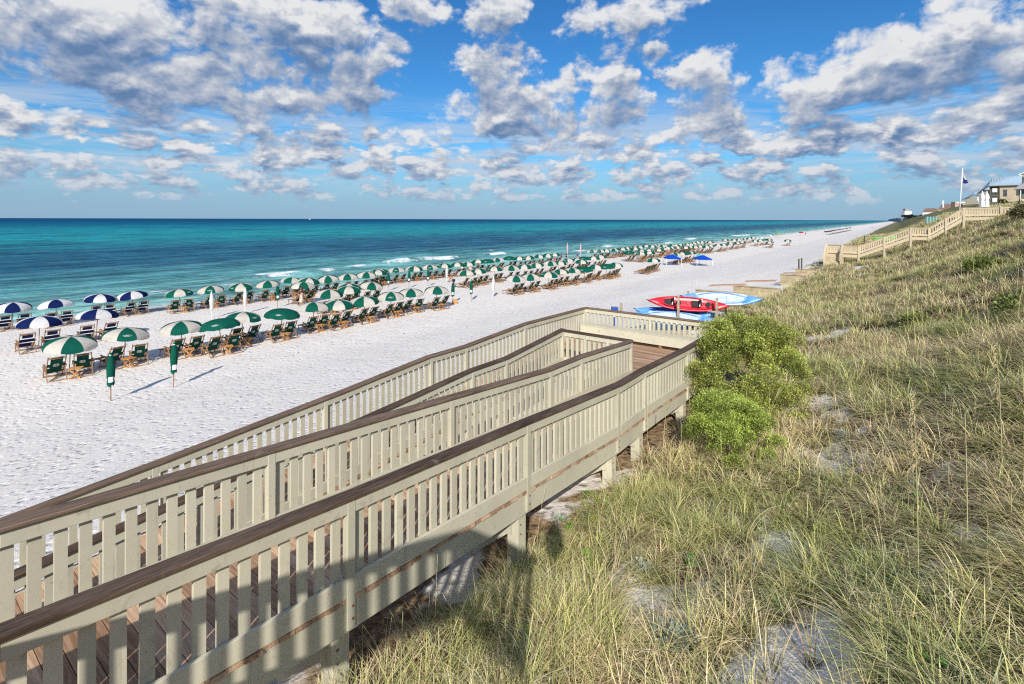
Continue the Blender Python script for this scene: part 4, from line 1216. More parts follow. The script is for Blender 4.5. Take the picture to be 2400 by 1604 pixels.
OATS = [ # s, c, height, lean azimuth, lean, head, label
 (3.5, -3.2, 1.05, .9, .75, True, 'large pale drooping seed plume at the bottom of the photo, right of the nearest post'),
 (3.05, -3.55, .95, 1.4, .10, False, 'upright pale grass spike in front of the nearest deck post'),
 (5.0, -2.95, .8, .8, .15, False, 'thin upright grass spike beside the large drooping plume'),
 (7.1, -1.6, 1.0, .1, .85, True, 'arching pale plume lying over the middle sand patch'),
 (6.4, .15, 1.75, 1.4, .07, True, 'tallest straight stalk right of the arching plume'),
 (6.9, .55, 1.5, 1.1, .10, False, 'slim stalk just right of the tallest straight stalk'),
 (8.6, 1.0, 1.55, 1.5, .08, True, 'stalk with a pale seed tip near the right edge of the photo'),
 (8.9, 1.25, 1.4, 1.3, .10, False, 'bare stalk beside the pale seed tip near the right edge'),
 (9.1, -3.1, 1.15, 1.2, .05, False, 'straight stalk standing in front of the lower round bush'),
 (9.5, -3.6, 1.2, .7, .18, True, 'leaning stalk between the railing and the lower round bush'),
 (8.0, -3.7, .9, 2.2, .35, False, 'stalk leaning back over the lower rail of the railing'),
 (12.0, -2.2, 1.2, 1.4, .10, False, 'stalk standing before the larger upper bush'),
 (26, 1.2, 1.2, .5, .55, True, 'seed plume on the slope below the wooden stairs, lower one'),
 (30, 1.7, 1.3, .4, .6, True, 'seed plume on the slope below the wooden stairs, upper one'),
 (20, -.6, 1.1, .5, .6, True, 'yellow seed plume on the slope right of the larger bush'),
 (16, 2.1, 1.3, .6, .6, True, 'seed plume low on the slope at the right side'),
]
for s, c, H, az, ln, hd, lab in OATS:
    o = make_oats(W(s, c, gz(s, c)), H, az, ln, hd); tag(o, lab, 'sea oats', 'tall sea oat stalks on the dune')
# the many thin stalks one cannot count
mb = MB()
s, c = scatter(300, 2, 30, -9.5, 9)
for a, b in zip(s, c):
    H = random.uniform(.8, 1.35); z = gz(a, b); az = random.uniform(-.5, 1.6)
    d = math.hypot(a, b); w = max(.002, .00020 * d)
    pts = oat_arrays(W(a, b, z), H, az, random.uniform(.05, .35), False)
    for i in range(len(pts) - 1):
        sd = Vector((w, 0, 0)); mb.quad(pts[i] - sd, pts[i] + sd, pts[i + 1] + sd, pts[i + 1] - sd)
    if random.random() < .12:
        for k in range(8):
            p = pts[-2].lerp(pts[-1], k / 7); e = p + Vector((.05, .02, -.06)); mb.add([p, p + Vector((0, 0, .02)), e], [(0, 1, 2)])
o = mb.build('grass_stalks', STALK); tag(o, 'thin straw coloured stalks rising out of the dune grass', 'grass', kind='stuff')

# ------------------------------------------------------------------ bushes
def leaf_cloud(centres, radii, n, size, cols, squash=1.0):
    """many small leaves on the outer shell of overlapping clumps"""
    V = []; T = []
    ctr = np.array(centres); rad = np.array(radii)
    w = rad ** 2; idx = RNG.choice(len(ctr), n, p=w / w.sum())
    d = RNG.normal(0, 1, (n, 3)); d /= np.linalg.norm(d, axis=1)[:, None]; d[:, 2] = np.where(d[:, 2] < -.35, -d[:, 2], d[:, 2])
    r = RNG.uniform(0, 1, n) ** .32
    p = ctr[idx] + d * (rad[idx] * r * (1 + .22 * np.sin(d[:, 0] * 7 + idx) * np.cos(d[:, 1] * 6 + idx * 2)))[:, None] * np.array([1, 1, squash])
    ax = RNG.normal(0, .75, (n, 3)) + d * 1.0 + np.array([0, 0, .5]); ax /= np.linalg.norm(ax, axis=1)[:, None]
    sd = np.cross(ax, RNG.normal(0, 1, (n, 3))); sd /= np.linalg.norm(sd, axis=1)[:, None]
    L = size * RNG.uniform(.6, 1.3, n)[:, None]; Wd = L * .42
    a = p; b = p + ax * L * .5 + sd * Wd * .5; c = p + ax * L; e = p + ax * L * .5 - sd * Wd * .5
    V = np.stack([a, b, c, e], 1).reshape(-1, 3)
    cols = np.array(cols); k = RNG.choice(len(cols), n)
    hue = cols[k] * (.30 + 1.0 * r ** 2.5)[:, None] * RNG.uniform(.7, 1.25, n)[:, None] * (.58 + .62 * RNG.uniform(0, 1, len(ctr))[idx])[:, None]  # inner leaves tinted darker, shade painted into each clump
    return V, np.arange(n * 4).reshape(-1, 4), np.repeat(hue, 4, 0)

def make_bush(s, c, clumps, n, leaf, label, cols, trunks):
    base = W(s, c, gz(s, c))
    r = empty('bush', base)
    ctr = [DX * a + NX * b for a, b, z, q in clumps], [DY * a + NY * b for a, b, z, q in clumps], [z for a, b, z, q in clumps]
    V, Q, T = leaf_cloud(np.stack(ctr, -1), [q for *_, q in clumps], n, leaf, cols)
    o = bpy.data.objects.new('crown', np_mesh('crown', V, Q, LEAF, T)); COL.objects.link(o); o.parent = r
    for a, b, z, q in trunks:
        mb = MB(); e = Vector((DX * a + NX * b, DY * a + NY * b, z)); m = e * .45 + Vector((random.uniform(-.1, .1), random.uniform(-.1, .1), .05))
        mb.tube([(random.uniform(-.1, .1), random.uniform(-.1, .1), -.2), m, e], [q, q * .75, q * .3], 7); mb.build('trunk', BARK, r, smooth=True)
    tag(r, label, 'bush', 'green bushes beside the ramp'); return r
YG = [(.48, .53, .09), (.60, .61, .14), (.32, .42, .08), (.66, .63, .22), (.20, .29, .06)]
def dome(n, ra, rb, top, q0, q1, low=.25):
    out = []
    for k in range(n):
        u = (k + .5) / n; th = k * 2.39996 + random.uniform(-.3, .3)
        h = low + (1 - low) * u ** .7; rr_ = math.sqrt(max(0, 1 - (h * .93) ** 3.6)); j = random.uniform(.72, 1.10)
        out.append((ra * rr_ * math.sin(th) * j, rb * rr_ * math.cos(th) * j, top * h * random.uniform(.93, 1.04) - .15, random.uniform(q0, q1)))
    return out
random.seed(11)
cl = dome(66, 1.10, 1.26, 2.26, .17, .33, .34) + [(random.uniform(-.5, .5), random.uniform(-.5, .5), random.uniform(1.1, 1.7), .45) for _ in range(10)]
cl += [(-.75, -.75, .55, .42), (-.85, -.35, .45, .4), (-.9, -1.0, .9, .36), (-.6, .2, .7, .4), (-.7, .7, .55, .40), (-.5, .95, .6, .38), (-.9, .0, .3, .4), (-1.0, .5, .35, .35), (-.95, 1.2, .25, .30)]
make_bush(13.6, -2.95, cl, 82000, .043, 'larger upper bush with fine yellow green leaves against the ramp railing', YG,
          [(-.3, -.9, 1.1, .06), (.1, -.5, 1.5, .05), (.2, .3, 1.6, .05), (-.4, .6, 1.0, .045), (-.5, -.2, .9, .04), (.0, .8, 1.3, .04)])
cl = dome(40, .74, .78, 1.26, .13, .25, .2) + [(random.uniform(-.3, .3), random.uniform(-.3, .3), random.uniform(.4, .9), .34) for _ in range(8)]
make_bush(10.45, -2.58, cl, 56000, .034, 'smaller round bright green bush in front of the larger one', [(.50, .60, .12), (.43, .56, .10), (.60, .66, .20), (.28, .41, .08)],
          [(-.1, -.3, .7, .04), (.1, .2, .8, .04), (-.2, .3, .5, .035)])
# low shrubs on the slope
for (s, c, q, n, lab, cols) in [
  (18.5, 2.6, .55, 2600, 'small bright green shrub in the grass at the right edge', [(.26, .31, .09), (.18, .23, .07)]),
  (30.5, 3.0, .7, 2600, 'low green shrub in the grass halfway up the slope', [(.20, .28, .06), (.28, .33, .09)]),
  (21.5, .5, .45, 1800, 'tiny green shrub on the slope right of the larger bush', [(.28, .31, .10)]),
  (31, 5.4, 1.1, 4200, 'dark rusty brown shrub near the right edge of the dune top', [(.10, .065, .04), (.16, .10, .06), (.09, .10, .04)]),
  (24.0, 4.2, .9, 3600, 'dark olive brown shrub below the rusty one', [(.11, .10, .05), (.15, .11, .06), (.08, .09, .04)]),
  (52, 7.6, 1.3, 3000, 'dark scrub along the skyline below the upper walkway', [(.13, .14, .05), (.18, .15, .08)])]:
    cl = [(random.uniform(-q, q) * .7, random.uniform(-q, q) * .8, random.uniform(.12, .5) * q, random.uniform(.35, .6) * q) for _ in range(12)]
    base = W(s, c, gz(s, c)); r = empty('shrub', base)
    ctr = np.array([[DX * a + NX * b, DY * a + NY * b, z] for a, b, z, w in cl])
    V, Q, T = leaf_cloud(ctr, [w for *_, w in cl], n, .05 + .0022 * s, cols)
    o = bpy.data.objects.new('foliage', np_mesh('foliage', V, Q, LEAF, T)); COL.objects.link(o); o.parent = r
    mb = MB(); mb.tube([(0, 0, -.1), (.05, .02, q * .3)], [.03, .012], 6); mb.build('stem', BARK, r)
    tag(r, lab, 'shrub', 'low shrubs on the dune slope')

# silver leaved plants and small broad leaved plants in the sand patches
def rosette(s, c, n, L, wd, cols, name, label, cat, grp, up=.9):
    base = W(s, c, gz(s, c)); r = empty(name, base)
    N = n; az = RNG.uniform(0, 2 * np.pi, N); el = RNG.uniform(.25, 1.3, N) * up; h = RNG.uniform(0, L * 1.1, N); rad = RNG.uniform(0, L * 1.1, N)
    p = np.stack([np.cos(az) * rad, np.sin(az) * rad, h], -1)
    ax = np.stack([np.cos(az) * np.cos(el), np.sin(az) * np.cos(el), np.sin(el)], -1)
    sd = np.stack([-np.sin(az), np.cos(az), RNG.uniform(-.4, .4, N)], -1)
    l = L * RNG.uniform(.5, 1.1, N)[:, None] * .55
    V = np.stack([p, p + ax * l * .6 + sd * l * wd, p + ax * l, p + ax * l * .6 - sd * l * wd], 1).reshape(-1, 3)
    cols = np.array(cols); T = np.repeat(cols[RNG.choice(len(cols), N)] * RNG.uniform(.7, 1.2, N)[:, None], 4, 0)
    o = bpy.data.objects.new('leaves', np_mesh('leaves', V, np.arange(N * 4).reshape(-1, 4), LEAF, T)); COL.objects.link(o); o.parent = r
    mb = MB(); mb.tube([(0, 0, -.05), (.01, 0, L)], [.008, .003], 5); mb.build('stem', BARK, r)
    tag(r, label, cat, grp)
SV = [(.46, .50, .42), (.38, .44, .36), (.55, .57, .50)]
rosette(6.25, -2.62, 200, .13, .18, SV, 'silver_plant', 'silvery grey plant at the edge of the middle sand patch', 'plant', 'silver leaved plants', 1.1)
rosette(4.95, -1.75, 420, .17, .2, [(.25, .32, .26), (.33, .40, .33)], 'silver_plant', 'blue grey leafy plant low in the photo among tall grass', 'plant', 'silver leaved plants', 1.1)
rosette(11.4, -.85, 220, .16, .18, SV, 'silver_plant', 'pale silvery plant by the bare sand right of the lower bush', 'plant', 'silver leaved plants', 1.1)
rosette(7.0, -4.35, 200, .12, .2, SV, 'silver_plant', 'small silvery plant under the edge of the ramp', 'plant', 'silver leaved plants', 1.1)
BG = [(.13, .33, .05), (.20, .42, .07), (.28, .45, .10)]
k = 0
mb_sites = [(6.9, -4.15), (7.3, -4.0), (6.2, -4.4), (5.6, -4.0), (8.6, -3.7), (8.9, -4.0), (9.3, -3.8), (6.3, -3.4), (5.2, -3.3), (7.9, -4.3), (4.9, -2.7), (7.7, -3.9), (5.0, .2), (6.1, .9), (9.9, -4.0), (6.6, -2.1), (4.6, -3.4), (8.2, .2)]
allv = []; allt = []
for s, c in mb_sites:
    z = gz(s, c)
    for j in range(9):
        a = random.uniform(0, 6.28); rr_ = random.uniform(.02, .16); p = W(s, c, z + random.uniform(.03, .16)) + Vector((math.cos(a) * rr_, math.sin(a) * rr_, 0))
        t1 = Vector((math.cos(a), math.sin(a), random.uniform(-.1, .7))).normalized() * random.uniform(.035, .06); t2 = Vector((-math.sin(a), math.cos(a), .1)) * random.uniform(.03, .045)
        allv += [p - t1, p + t2, p + t1, p - t2]; col = BG[random.randrange(3)] if random.random() < .93 else (.55, .45, .05); f = random.uniform(.7, 1.2); allt += [[x * f for x in col]] * 4
me = np_mesh('beach_vine', np.array([tuple(p) for p in allv]), np.arange(len(allv)).reshape(-1, 4), LEAF, np.array(allt))
o = bpy.data.objects.new('beach_vine_leaves', me); COL.objects.link(o); tag(o, 'scattered round bright green vine leaves on the sand beside the ramp', 'ground cover', kind='stuff')

# ------------------------------------------------------------------ kayaks on their rack
def kayak_mesh(L=3.85, Wd=.78, D=.32, mats=None, two_tone=False):
    ns = 28; ring = 14
    vs = []; fs = []; mi = []
    for i in range(ns + 1):
        t = -1 + 2 * i / ns
        w = Wd / 2 * max(.015, (1 - abs(t) ** 2.3)) ** .85
        rise = .10 * abs(t) ** 3.5
        d = D * (1 - .35 * abs(t) ** 2)
        for k in range(ring):
            a = 2 * math.pi * k / ring
            x = math.cos(a) * w
            sgn = math.sin(a)
            if sgn >= 0:
                z = sgn * d * .26                                # deck
                if abs(t) < .72 and abs(math.cos(a)) < .75: z -= .10 * (1 - (abs(t) / .72) ** 6)
            else: z = sgn * d * .80
            vs.append((t * L / 2, x, z + rise))
    for i in range(ns):
        for k in range(ring):
            k2 = (k + 1) % ring
            fs.append((i * ring + k, i * ring + k2, (i + 1) * ring + k2, (i + 1) * ring + k))
            t = abs(-1 + 2 * (i + .5) / ns)
            mi.append(1 if two_tone and t < .58 + .1 * math.sin(k) else 0)
    me = bpy.data.meshes.new('hull'); me.from_pydata(vs, [], fs + [tuple(range(ring)), tuple(ns * ring + k for k in range(ring))])
    for m in mats: me.materials.append(m)
    me.polygons.foreach_set('material_index', mi + [0, 0]); me.polygons.foreach_set('use_smooth', [True] * len(me.polygons))
    me.update(); return me
KRED = simple('kayak_red', (.62, .012, .030), .35, .08, 2, spec=.5)
KBLUE = simple('kayak_blue', (.13, .36, .80), .35, .12, 2, spec=.5)
KPALE = simple('kayak_pale', (.50, .62, .78), .35, .12, 3, spec=.5)
KDARK = simple('kayak_deep_blue', (.012, .07, .35), .4, .12, 3, spec=.5)
BLACK = simple('black_rubber', (.015, .015, .016), .55, .2, 8)

def make_kayak(mats, two, label, M, seats):
    r = empty('kayak'); r.matrix_world = M
    o = bpy.data.objects.new('hull', kayak_mesh(mats=mats, two_tone=two)); COL.objects.link(o); o.parent = r
    rim = MB()
    pts = []
    for i in range(41):
        a = 2 * math.pi * i / 40; t = math.cos(a) * .70; w = .78 / 2 * (1 - abs(t) ** 2.3) ** .85 * .80
        pts.append((t * 3.85 / 2, math.sin(a) * w, .085))
    rim.tube(pts, .014, 5); rim.build('cockpit_rim', mats[0], r, smooth=True)
    if seats:
        for x in (-.95, .35):
            m = MB(); m.box((x, 0, .03), (.36, .34, .07)); m.box((x + .2, 0, .16), (.06, .36, .28), 0, Matrix.Rotation(.35, 3, 'Y')); m.build('seat', BLACK, r, bevel=.02)
            m = MB(); m.bar((x + .16, -.2, .22), (x + .30, .2, .24), .05, .02); m.build('seat_strap', WHITEP, r)
        for x in (-1.5, -.45, .95):
            m = MB(); m.tube([(x, 0, .02), (x, 0, .085)], .125, 16); m.build('hatch', BLACK, r, smooth=False)
        for x in (.0, 1.35):
            m = MB(); m.tube([(x, -.05, .03), (x, .05, .03)], .035, 8); m.build('deck_fitting', METAL, r)
    else:
        for x in (-.8, .45):
            m = MB(); m.box((x, 0, .0), (.40, .36, .04)); m.build('seat', mats[-1], r, bevel=.02)
    for e in (-1, 1):
        m = MB(); m.bar((e * 1.93, 0, .08), (e * 2.03, 0, .13), .03, .03); m.build('carry_handle', BLACK, r)
    tag(r, label, 'kayak', 'kayaks on the rack'); return r

def kay_M(pos, heading, roll, pitch):
    return Matrix.Translation(pos) @ Matrix.Rotation(heading, 4, 'Z') @ Matrix.Rotation(pitch, 4, 'Y') @ Matrix.Rotation(roll, 4, 'X')
def at_px(u, v, Y):
    return Vector((u * Y, Y, EYE - v * Y))
HD = math.atan2(-.20, 1)
make_kayak([KRED], False, 'red tandem kayak with two black seats lying on its side on the rack', kay_M(at_px(.3440, .164, 25.6), HD, math.radians(58), .045), True)
make_kayak([KBLUE, KPALE], True, 'light blue and white kayak leaning behind the red one', kay_M(at_px(.4090, .1535, 26.5), HD - .10, math.radians(50), -.00), False)
make_kayak([KBLUE, KDARK], True, 'light blue kayak with dark blue inside lying under the red one', kay_M(at_px(.318, .1815, 26.0), HD - .05, math.radians(32), .02), False)
make_kayak([KBLUE, KPALE], True, 'pale blue and white kayak lowest on the rack just behind the bench rail', kay_M(at_px(.318, .1915, 25.0), HD - .10, math.radians(40), .03), False)
rack = empty('kayak_rack', W(25, -9, gz(25, -9))); tag(rack, 'timber rack of square posts and bars holding four kayaks', 'kayak rack')
def rk(mb, name):
    mb.v = [tuple(Vector(p) - rack.location) for p in mb.v]; mb.build(name, TIMBER, rack, bevel=.006)
TIMBER = simple('grey_timber', (.42, .36, .25), .85, .2, 7, .01, 40)
for u, v0, Y in ((.3255, .148, 24.9), (.4005, .1525, 24.7), (.3440, .139, 27.6), (.418, .139, 27.6)):
    x, y = u * Y, Y; s = DX * x + DY * y; c = NX * x + NY * y; g = gz(s, c) - .3; top = EYE - v0 * Y
    mb = MB(); mb.box((x, y, (g + top) / 2), (.095, .095, top - g), 0, Matrix.Rotation(ROT, 3, 'Z')); rk(mb, 'post')
for za in (.25, .95):
    for u0, ya, yb in ((.3255, 24.9, 27.6), (.4005, 24.7, 27.6)):
        g = 3.05
        mb = MB(); mb.bar((u0 * ya, ya, g + za), (u0 * ya + .9, yb, g + za), .09, .09); rk(mb, 'crossbar')
# low timber beams seen through the rail in front of the kayaks
for i, (u0, u1, v, Y) in enumerate(((.205, .345, .2165, 23.6), (.21, .36, .2225, 23.0))):
    mb = MB(); a = at_px(u0, v, Y); b = at_px(u1, v + .006, Y - .4)
    mb.bar(a, b, .2, .2); o = mb.build('timber_beam', TIMBER); tag(o, ['grey timber beam on the sand under the kayaks, far one', 'grey timber beam on the sand under the kayaks, near one'][i], 'beam', 'timber beams by the kayaks')
Yp = 26.5; x = .2135 * Yp; s = DX * x + DY * Yp; c = NX * x + NY * Yp; g = gz(s, c)
mb = MB(); mb.box((x, Yp, g + .55), (.11, .11, EYE - .1625 * Yp - g + .5), 0, Matrix.Rotation(ROT, 3, 'Z'))
zt = EYE - .1625 * Yp
mb = MB(); mb.box((x, Yp, (zt + g - .3) / 2), (.11, .11, zt - g + .3), 0, Matrix.Rotation(ROT, 3, 'Z')); o = mb.build('wooden_post', TIMBER, bevel=.008); tag(o, 'weathered wooden post beside the blue bin beyond the bench', 'post')
# blue bin
bn = empty('trash_bin', (x - .36, Yp - .1, g)); tag(bn, 'blue lidded bin beside the weathered wooden post', 'bin')
mb = MB(); H = EYE - .1720 * Yp - g
mb.hexa([(-.13, -.12, 0), (.13, -.12, 0), (.13, .12, 0), (-.13, .12, 0), (-.165, -.15, H), (.165, -.15, H), (.165, .15, H), (-.165, .15, H)]); mb.build('tub', KDARK, bn, bevel=.015)
mb = MB(); mb.hexa([(-.18, -.17, H), (.18, -.17, H), (.18, .17, H), (-.18, .17, H), (-.16, -.15, H + .05), (.16, -.15, H + .05), (.16, .15, H + .05), (-.16, .15, H + .05)]); mb.build('lid', KDARK, bn, bevel=.01)
mb = MB(); mb.box((-.05, -.148, H * .72), (.07, .02, .09)); mb.build('label_patch', PRINT, bn)
mb = MB(); mb.bar((-.22, -.1, H + .0), (-.18, .1, H + .02), .03, .03); mb.build('handle', WHITEP, bn)

# ------------------------------------------------------------------ stepped timber retaining walls at the foot of the dune
WALLWOOD = simple('retaining_timber', (.40, .33, .20), .85, .2, 3, .008, 30)
RW = [(37.5, .3592, .1365, .60, 2.9, 'lowest and nearest timber retaining wall behind the kayaks'), (41.5, .4330, .1280, .56, 3.3, 'second timber retaining wall with a low board on top'), (49.0, .5245, .1062, 1.15, 5.0, 'tallest timber retaining wall, third from the kayaks'),
      (56, .5540, .0955, .9, 6.0, 'fourth timber retaining wall of the stepped row'), (62, .5750, .0870, .9, 6.0, 'last timber retaining wall just before the wooden stairs')]
for Y, u, v, h_, ln, lab in RW:
    p = at_px(u, v, Y); top = p.z
    r = empty('retaining_wall', (p.x, p.y, top - h_)); tag(r, lab, 'retaining wall', 'stepped timber retaining walls')
    d = Vector((NX, NY, 0))
    mb = MB(); n = 4; hh = (h_ + 1.4) / 7
    for k in range(7):
        z = h_ - hh * (k + .5); mb.shade = random.random()
        mb.bar((d * .0) + Vector((0, 0, z)), d * ln + Vector((0, 0, z)), .07, hh - .012)
    mb.build('boards', WALLWOOD, r)
    mb = MB(); mb.bar(Vector((-.05, .03, h_ + .02)), d * ln + Vector((0, 0, h_ + .02)), .22, .04); mb.build('cap_board', TIMBER, r)
for (Y, u0, u1, v, lab) in ((38.6, .385, .455, .1290, 'brown wooden boarding laid flat on the lowest retaining wall'), (42, .455, .515, .1205, 'narrow brown boarding on top of the second retaining wall'), (49.6, .53, .575, .1040, 'thin brown boarding along the top of the tallest retaining wall')):
    a, b = at_px(u0, v, Y), at_px(u1, v - .001, Y - .6); mb = MB()
    for k in range(5):
        mb.shade = random.random(); o_ = Vector((DX, DY, 0)) * (.16 * k); mb.bar(a + o_, b + o_ + Vector((0, 0, .03 * k * .3)), .15, .06)
    o = mb.build('board_platform', DECK); tag(o, lab, 'boarding', 'boards on the retaining walls')

# ------------------------------------------------------------------ neighbouring beach stairs
stairs = empty('beach_stairs', W(70, -6, 3.5)); tag(stairs, 'long sandy wooden stairway climbing the dune from the beach to the flagpole', 'stairs')
A0 = Vector((36.9, 59.9, 0))
def SP(L, z, side=0.0): return Vector((A0.x + NX * L + DX * side, A0.y + NY * L + DY * side, z))
def sb(mb, name, mat=PAINTFAR, parent=stairs):
    mb.v = [tuple(Vector(p) - stairs.location) for p in mb.v]; return mb.build(name, mat, parent)
# (L, deck height) profile of the walk: beach landing, flight, landing, flight, upper walk
PROF = [(0, 4.48), (5.0 - .9, 4.48), (8.3 - .6, 6.6), (8.3 + 1.55, 6.6), (12.05, 8.72), (19.5, 8.95)]
PROF = [(0, 4.48), (3.05, 4.48), (7.7, 6.62), (9.25, 6.62), (12.0, 8.72), (20.5, 8.95)]
def sz(L): return float(np.interp(L, [p[0] for p in PROF], [p[1] for p in PROF]))
n_b = 0
restb = MB()
for side in (0.0, 1.5):
    rail = empty('railing'); rail.parent = stairs
    capm = MB(); top = MB(); bot = MB(); strg = MB()
    for (a, za), (b, zb) in zip(PROF[:-1], PROF[1:]):
        capm.bar(SP(a, za + 1.0, side), SP(b, zb + 1.0, side), .15, .04)
        top.bar(SP(a, za + .90, side), SP(b, zb + .90, side), .04, .15)
        bot.bar(SP(a, za + .22, side), SP(b, zb + .22, side), .04, .19)
        strg.bar(SP(a, za - .16, side), SP(b, zb - .16, side), .05, .30)
    sb(capm, 'handrail', TIMBER, rail); sb(top, 'top_board', PAINTFAR, rail); sb(bot, 'bottom_board', PAINTFAR, rail); sb(strg, 'stringer', PAINTFAR, rail)
    L = .12
    while L < 20.4:
        z = sz(L); m = MB() if (side == 0.0 and n_b < 100) else restb
        m.box(SP(L, z + .55, side + .035), (.10, .035, .80), 0, Matrix.Rotation(ROT - math.pi / 2, 3, 'Z'))
        if m is not restb: sb(m, 'baluster', PAINTFAR, rail); n_b += 1
        L += .205
    for L in (0, 1.5, 3.05, 5.4, 7.7, 9.25, 10.6, 12.0, 14.8, 17.6, 20.4):
        z = sz(L); g = gz(*(lambda p: (DX * p.x + DY * p.y, NX * p.x + NY * p.y))(SP(L, 0, side))) - .4
        m = MB(); m.box(SP(L, (min(g, z) + z + 1.0) / 2, side - .03), (.19, .15, z + 1.0 - min(g, z)), 0, Matrix.Rotation(ROT - math.pi / 2, 3, 'Z')); sb(m, 'post', PAINTFAR, rail)
o = sb(restb, 'baluster'); tag(o, 'pickets of the far railing of the stairs', kind='stuff')
for a, b in ((3.05, 7.7), (9.25, 12.0)):
    n = int((b - a) / .30)
    for k in range(n):
        L = a + (b - a) * (k + .5) / n; m = MB(); m.bar(SP(L, sz(L), .03), SP(L, sz(L), 1.47), .28, .045); sb(m, 'tread')
for a, b in ((0, 3.05), (7.7, 9.25), (12.0, 20.5)):
    m = MB(); m.bar(SP(a, sz(a) - .02, .75), SP(b, sz(b) - .02, .75), 1.45, .05); sb(m, 'landing_deck', DECK)
# lower flight down to the sand, seen almost end on
fl = MB()
for k in range(6):
    z = 4.48 - .19 * (k + 1); q = -.05 - .28 * (k + 1)
    m = MB(); m.bar(SP(-.1 + .0, z, q), SP(1.45, z, q), .26, .05); sb(m, 'tread')
    m = MB(); m.bar(SP(-.1, z - .09, q - .12), SP(1.45, z - .09, q - .12), .03, .10); sb(m, 'riser')
for L in (-.12, 1.5):
    m = MB(); m.bar(SP(L, 5.48, 0), SP(L, 4.30, -1.75), .2, .26); sb(m, 'stair_rail')
    m = MB(); m.bar(SP(L, 4.45, 0), SP(L, 3.25, -1.8), .08, .30); sb(m, 'stringer')
    m = MB(); m.box(SP(L, 3.6, -1.8), (.2, .2, 1.7), 0, Matrix.Rotation(ROT, 3, 'Z')); sb(m, 'post')
    m = MB(); m.box(SP(L, 4.0, .0), (.2, .2, 3.0), 0, Matrix.Rotation(ROT, 3, 'Z')); sb(m, 'post')

# ------------------------------------------------------------------ flag
fp = empty('flagpole', at_px(.8735, -.0255, 72) - Vector((0, 0, 1.2))); tag(fp, 'leaning white flagpole with a torn flag above the wooden stairs', 'flagpole')
mb = MB(); mb.tube([(0, 0, 0), (.45, 0, 6.75)], [.085, .06], 10); mb.build('pole', WHITEP, fp, smooth=True)
FLY = simple('flag_cream', (.80, .74, .45), .8, .1); FNV = simple('flag_navy', (.012, .018, .12), .8, .1)
mb = MB()
q = [(.46, 0, 6.45), (.62, .05, 6.0), (.86, .1, 5.55), (1.04, .14, 5.15), (.98, .12, 5.05), (.74, .05, 5.5), (.55, .02, 5.95)]
mb.add(q, [(0, 1, 6), (1, 2, 5, 6), (2, 3, 4, 5)]); fl_ = mb.build('flag', FLY, fp)
mb = MB()
q = [(.52, 0, 5.45), (.80, .06, 5.20), (1.02, .12, 5.08), (1.30, .15, 5.06), (1.24, .14, 4.88), (1.50, .2, 4.72), (1.25, .12, 4.62), (.86, .08, 4.56), (.50, .02, 4.62), (.56, .03, 5.05)]
mb.add(q, [(0, 1, 9), (1, 7, 8, 9), (1, 2, 4, 7), (2, 3, 4), (4, 5, 6, 7)]); mb.build('torn_navy_half', FNV, fl_)

# ------------------------------------------------------------------ houses on the dune top
STUCCO = simple('tan_stucco', (.50, .41, .30), .9, .1, .6); STUCG = simple('grey_green_wall', (.16, .17, .13), .9, .1, .6)
STUCB = simple('pale_grey_wall', (.34, .31, .27), .9, .1, .6); PINKW = simple('pinkish_stucco', (.62, .42, .32), .9, .1, .5)
ROOFM = simple('blue_grey_metal_roof', (.34, .46, .56), .4, .1, 2, spec=.5); ROOFG = simple('grey_roof', (.33, .34, .35), .5, .1, 2)
ROOFB = simple('brown_tile_roof', (.20, .13, .10), .8, .2, 3)
GLASS = simple('dark_window', (.05, .07, .09), .15, .2, .5, spec=.6); SOFF = simple('dark_wood', (.10, .09, .075), .8, .2, 1)  # dark wood of eaves and posts; shade colour in the balcony panels

def house(label, base, ang, body):
    r = empty('house', base, ang); tag(r, label, 'house', 'houses along the dune top'); body(r); return r
def win(r, x, y, z, w, h, axis='x'):
    fr = MB(); fr.box((x, y, z), (w + .3, .12, h + .3) if axis == 'x' else (.12, w + .3, h + .3)); f = fr.build('window', STUCG, r)
    p = MB(); p.box((x, y - .04, z), (w, .1, h) if axis == 'x' else (.1, w, h)); p.build('pane', GLASS, f)
    q = MB(); q.box((x, y - .08, z), (w, .06, .06) if axis == 'x' else (.06, w, .06)); q.box((x, y - .08, z), (.06, .06, h) if axis == 'x' else (.06, .06, h)); q.build('glazing_bar', STUCG, f)

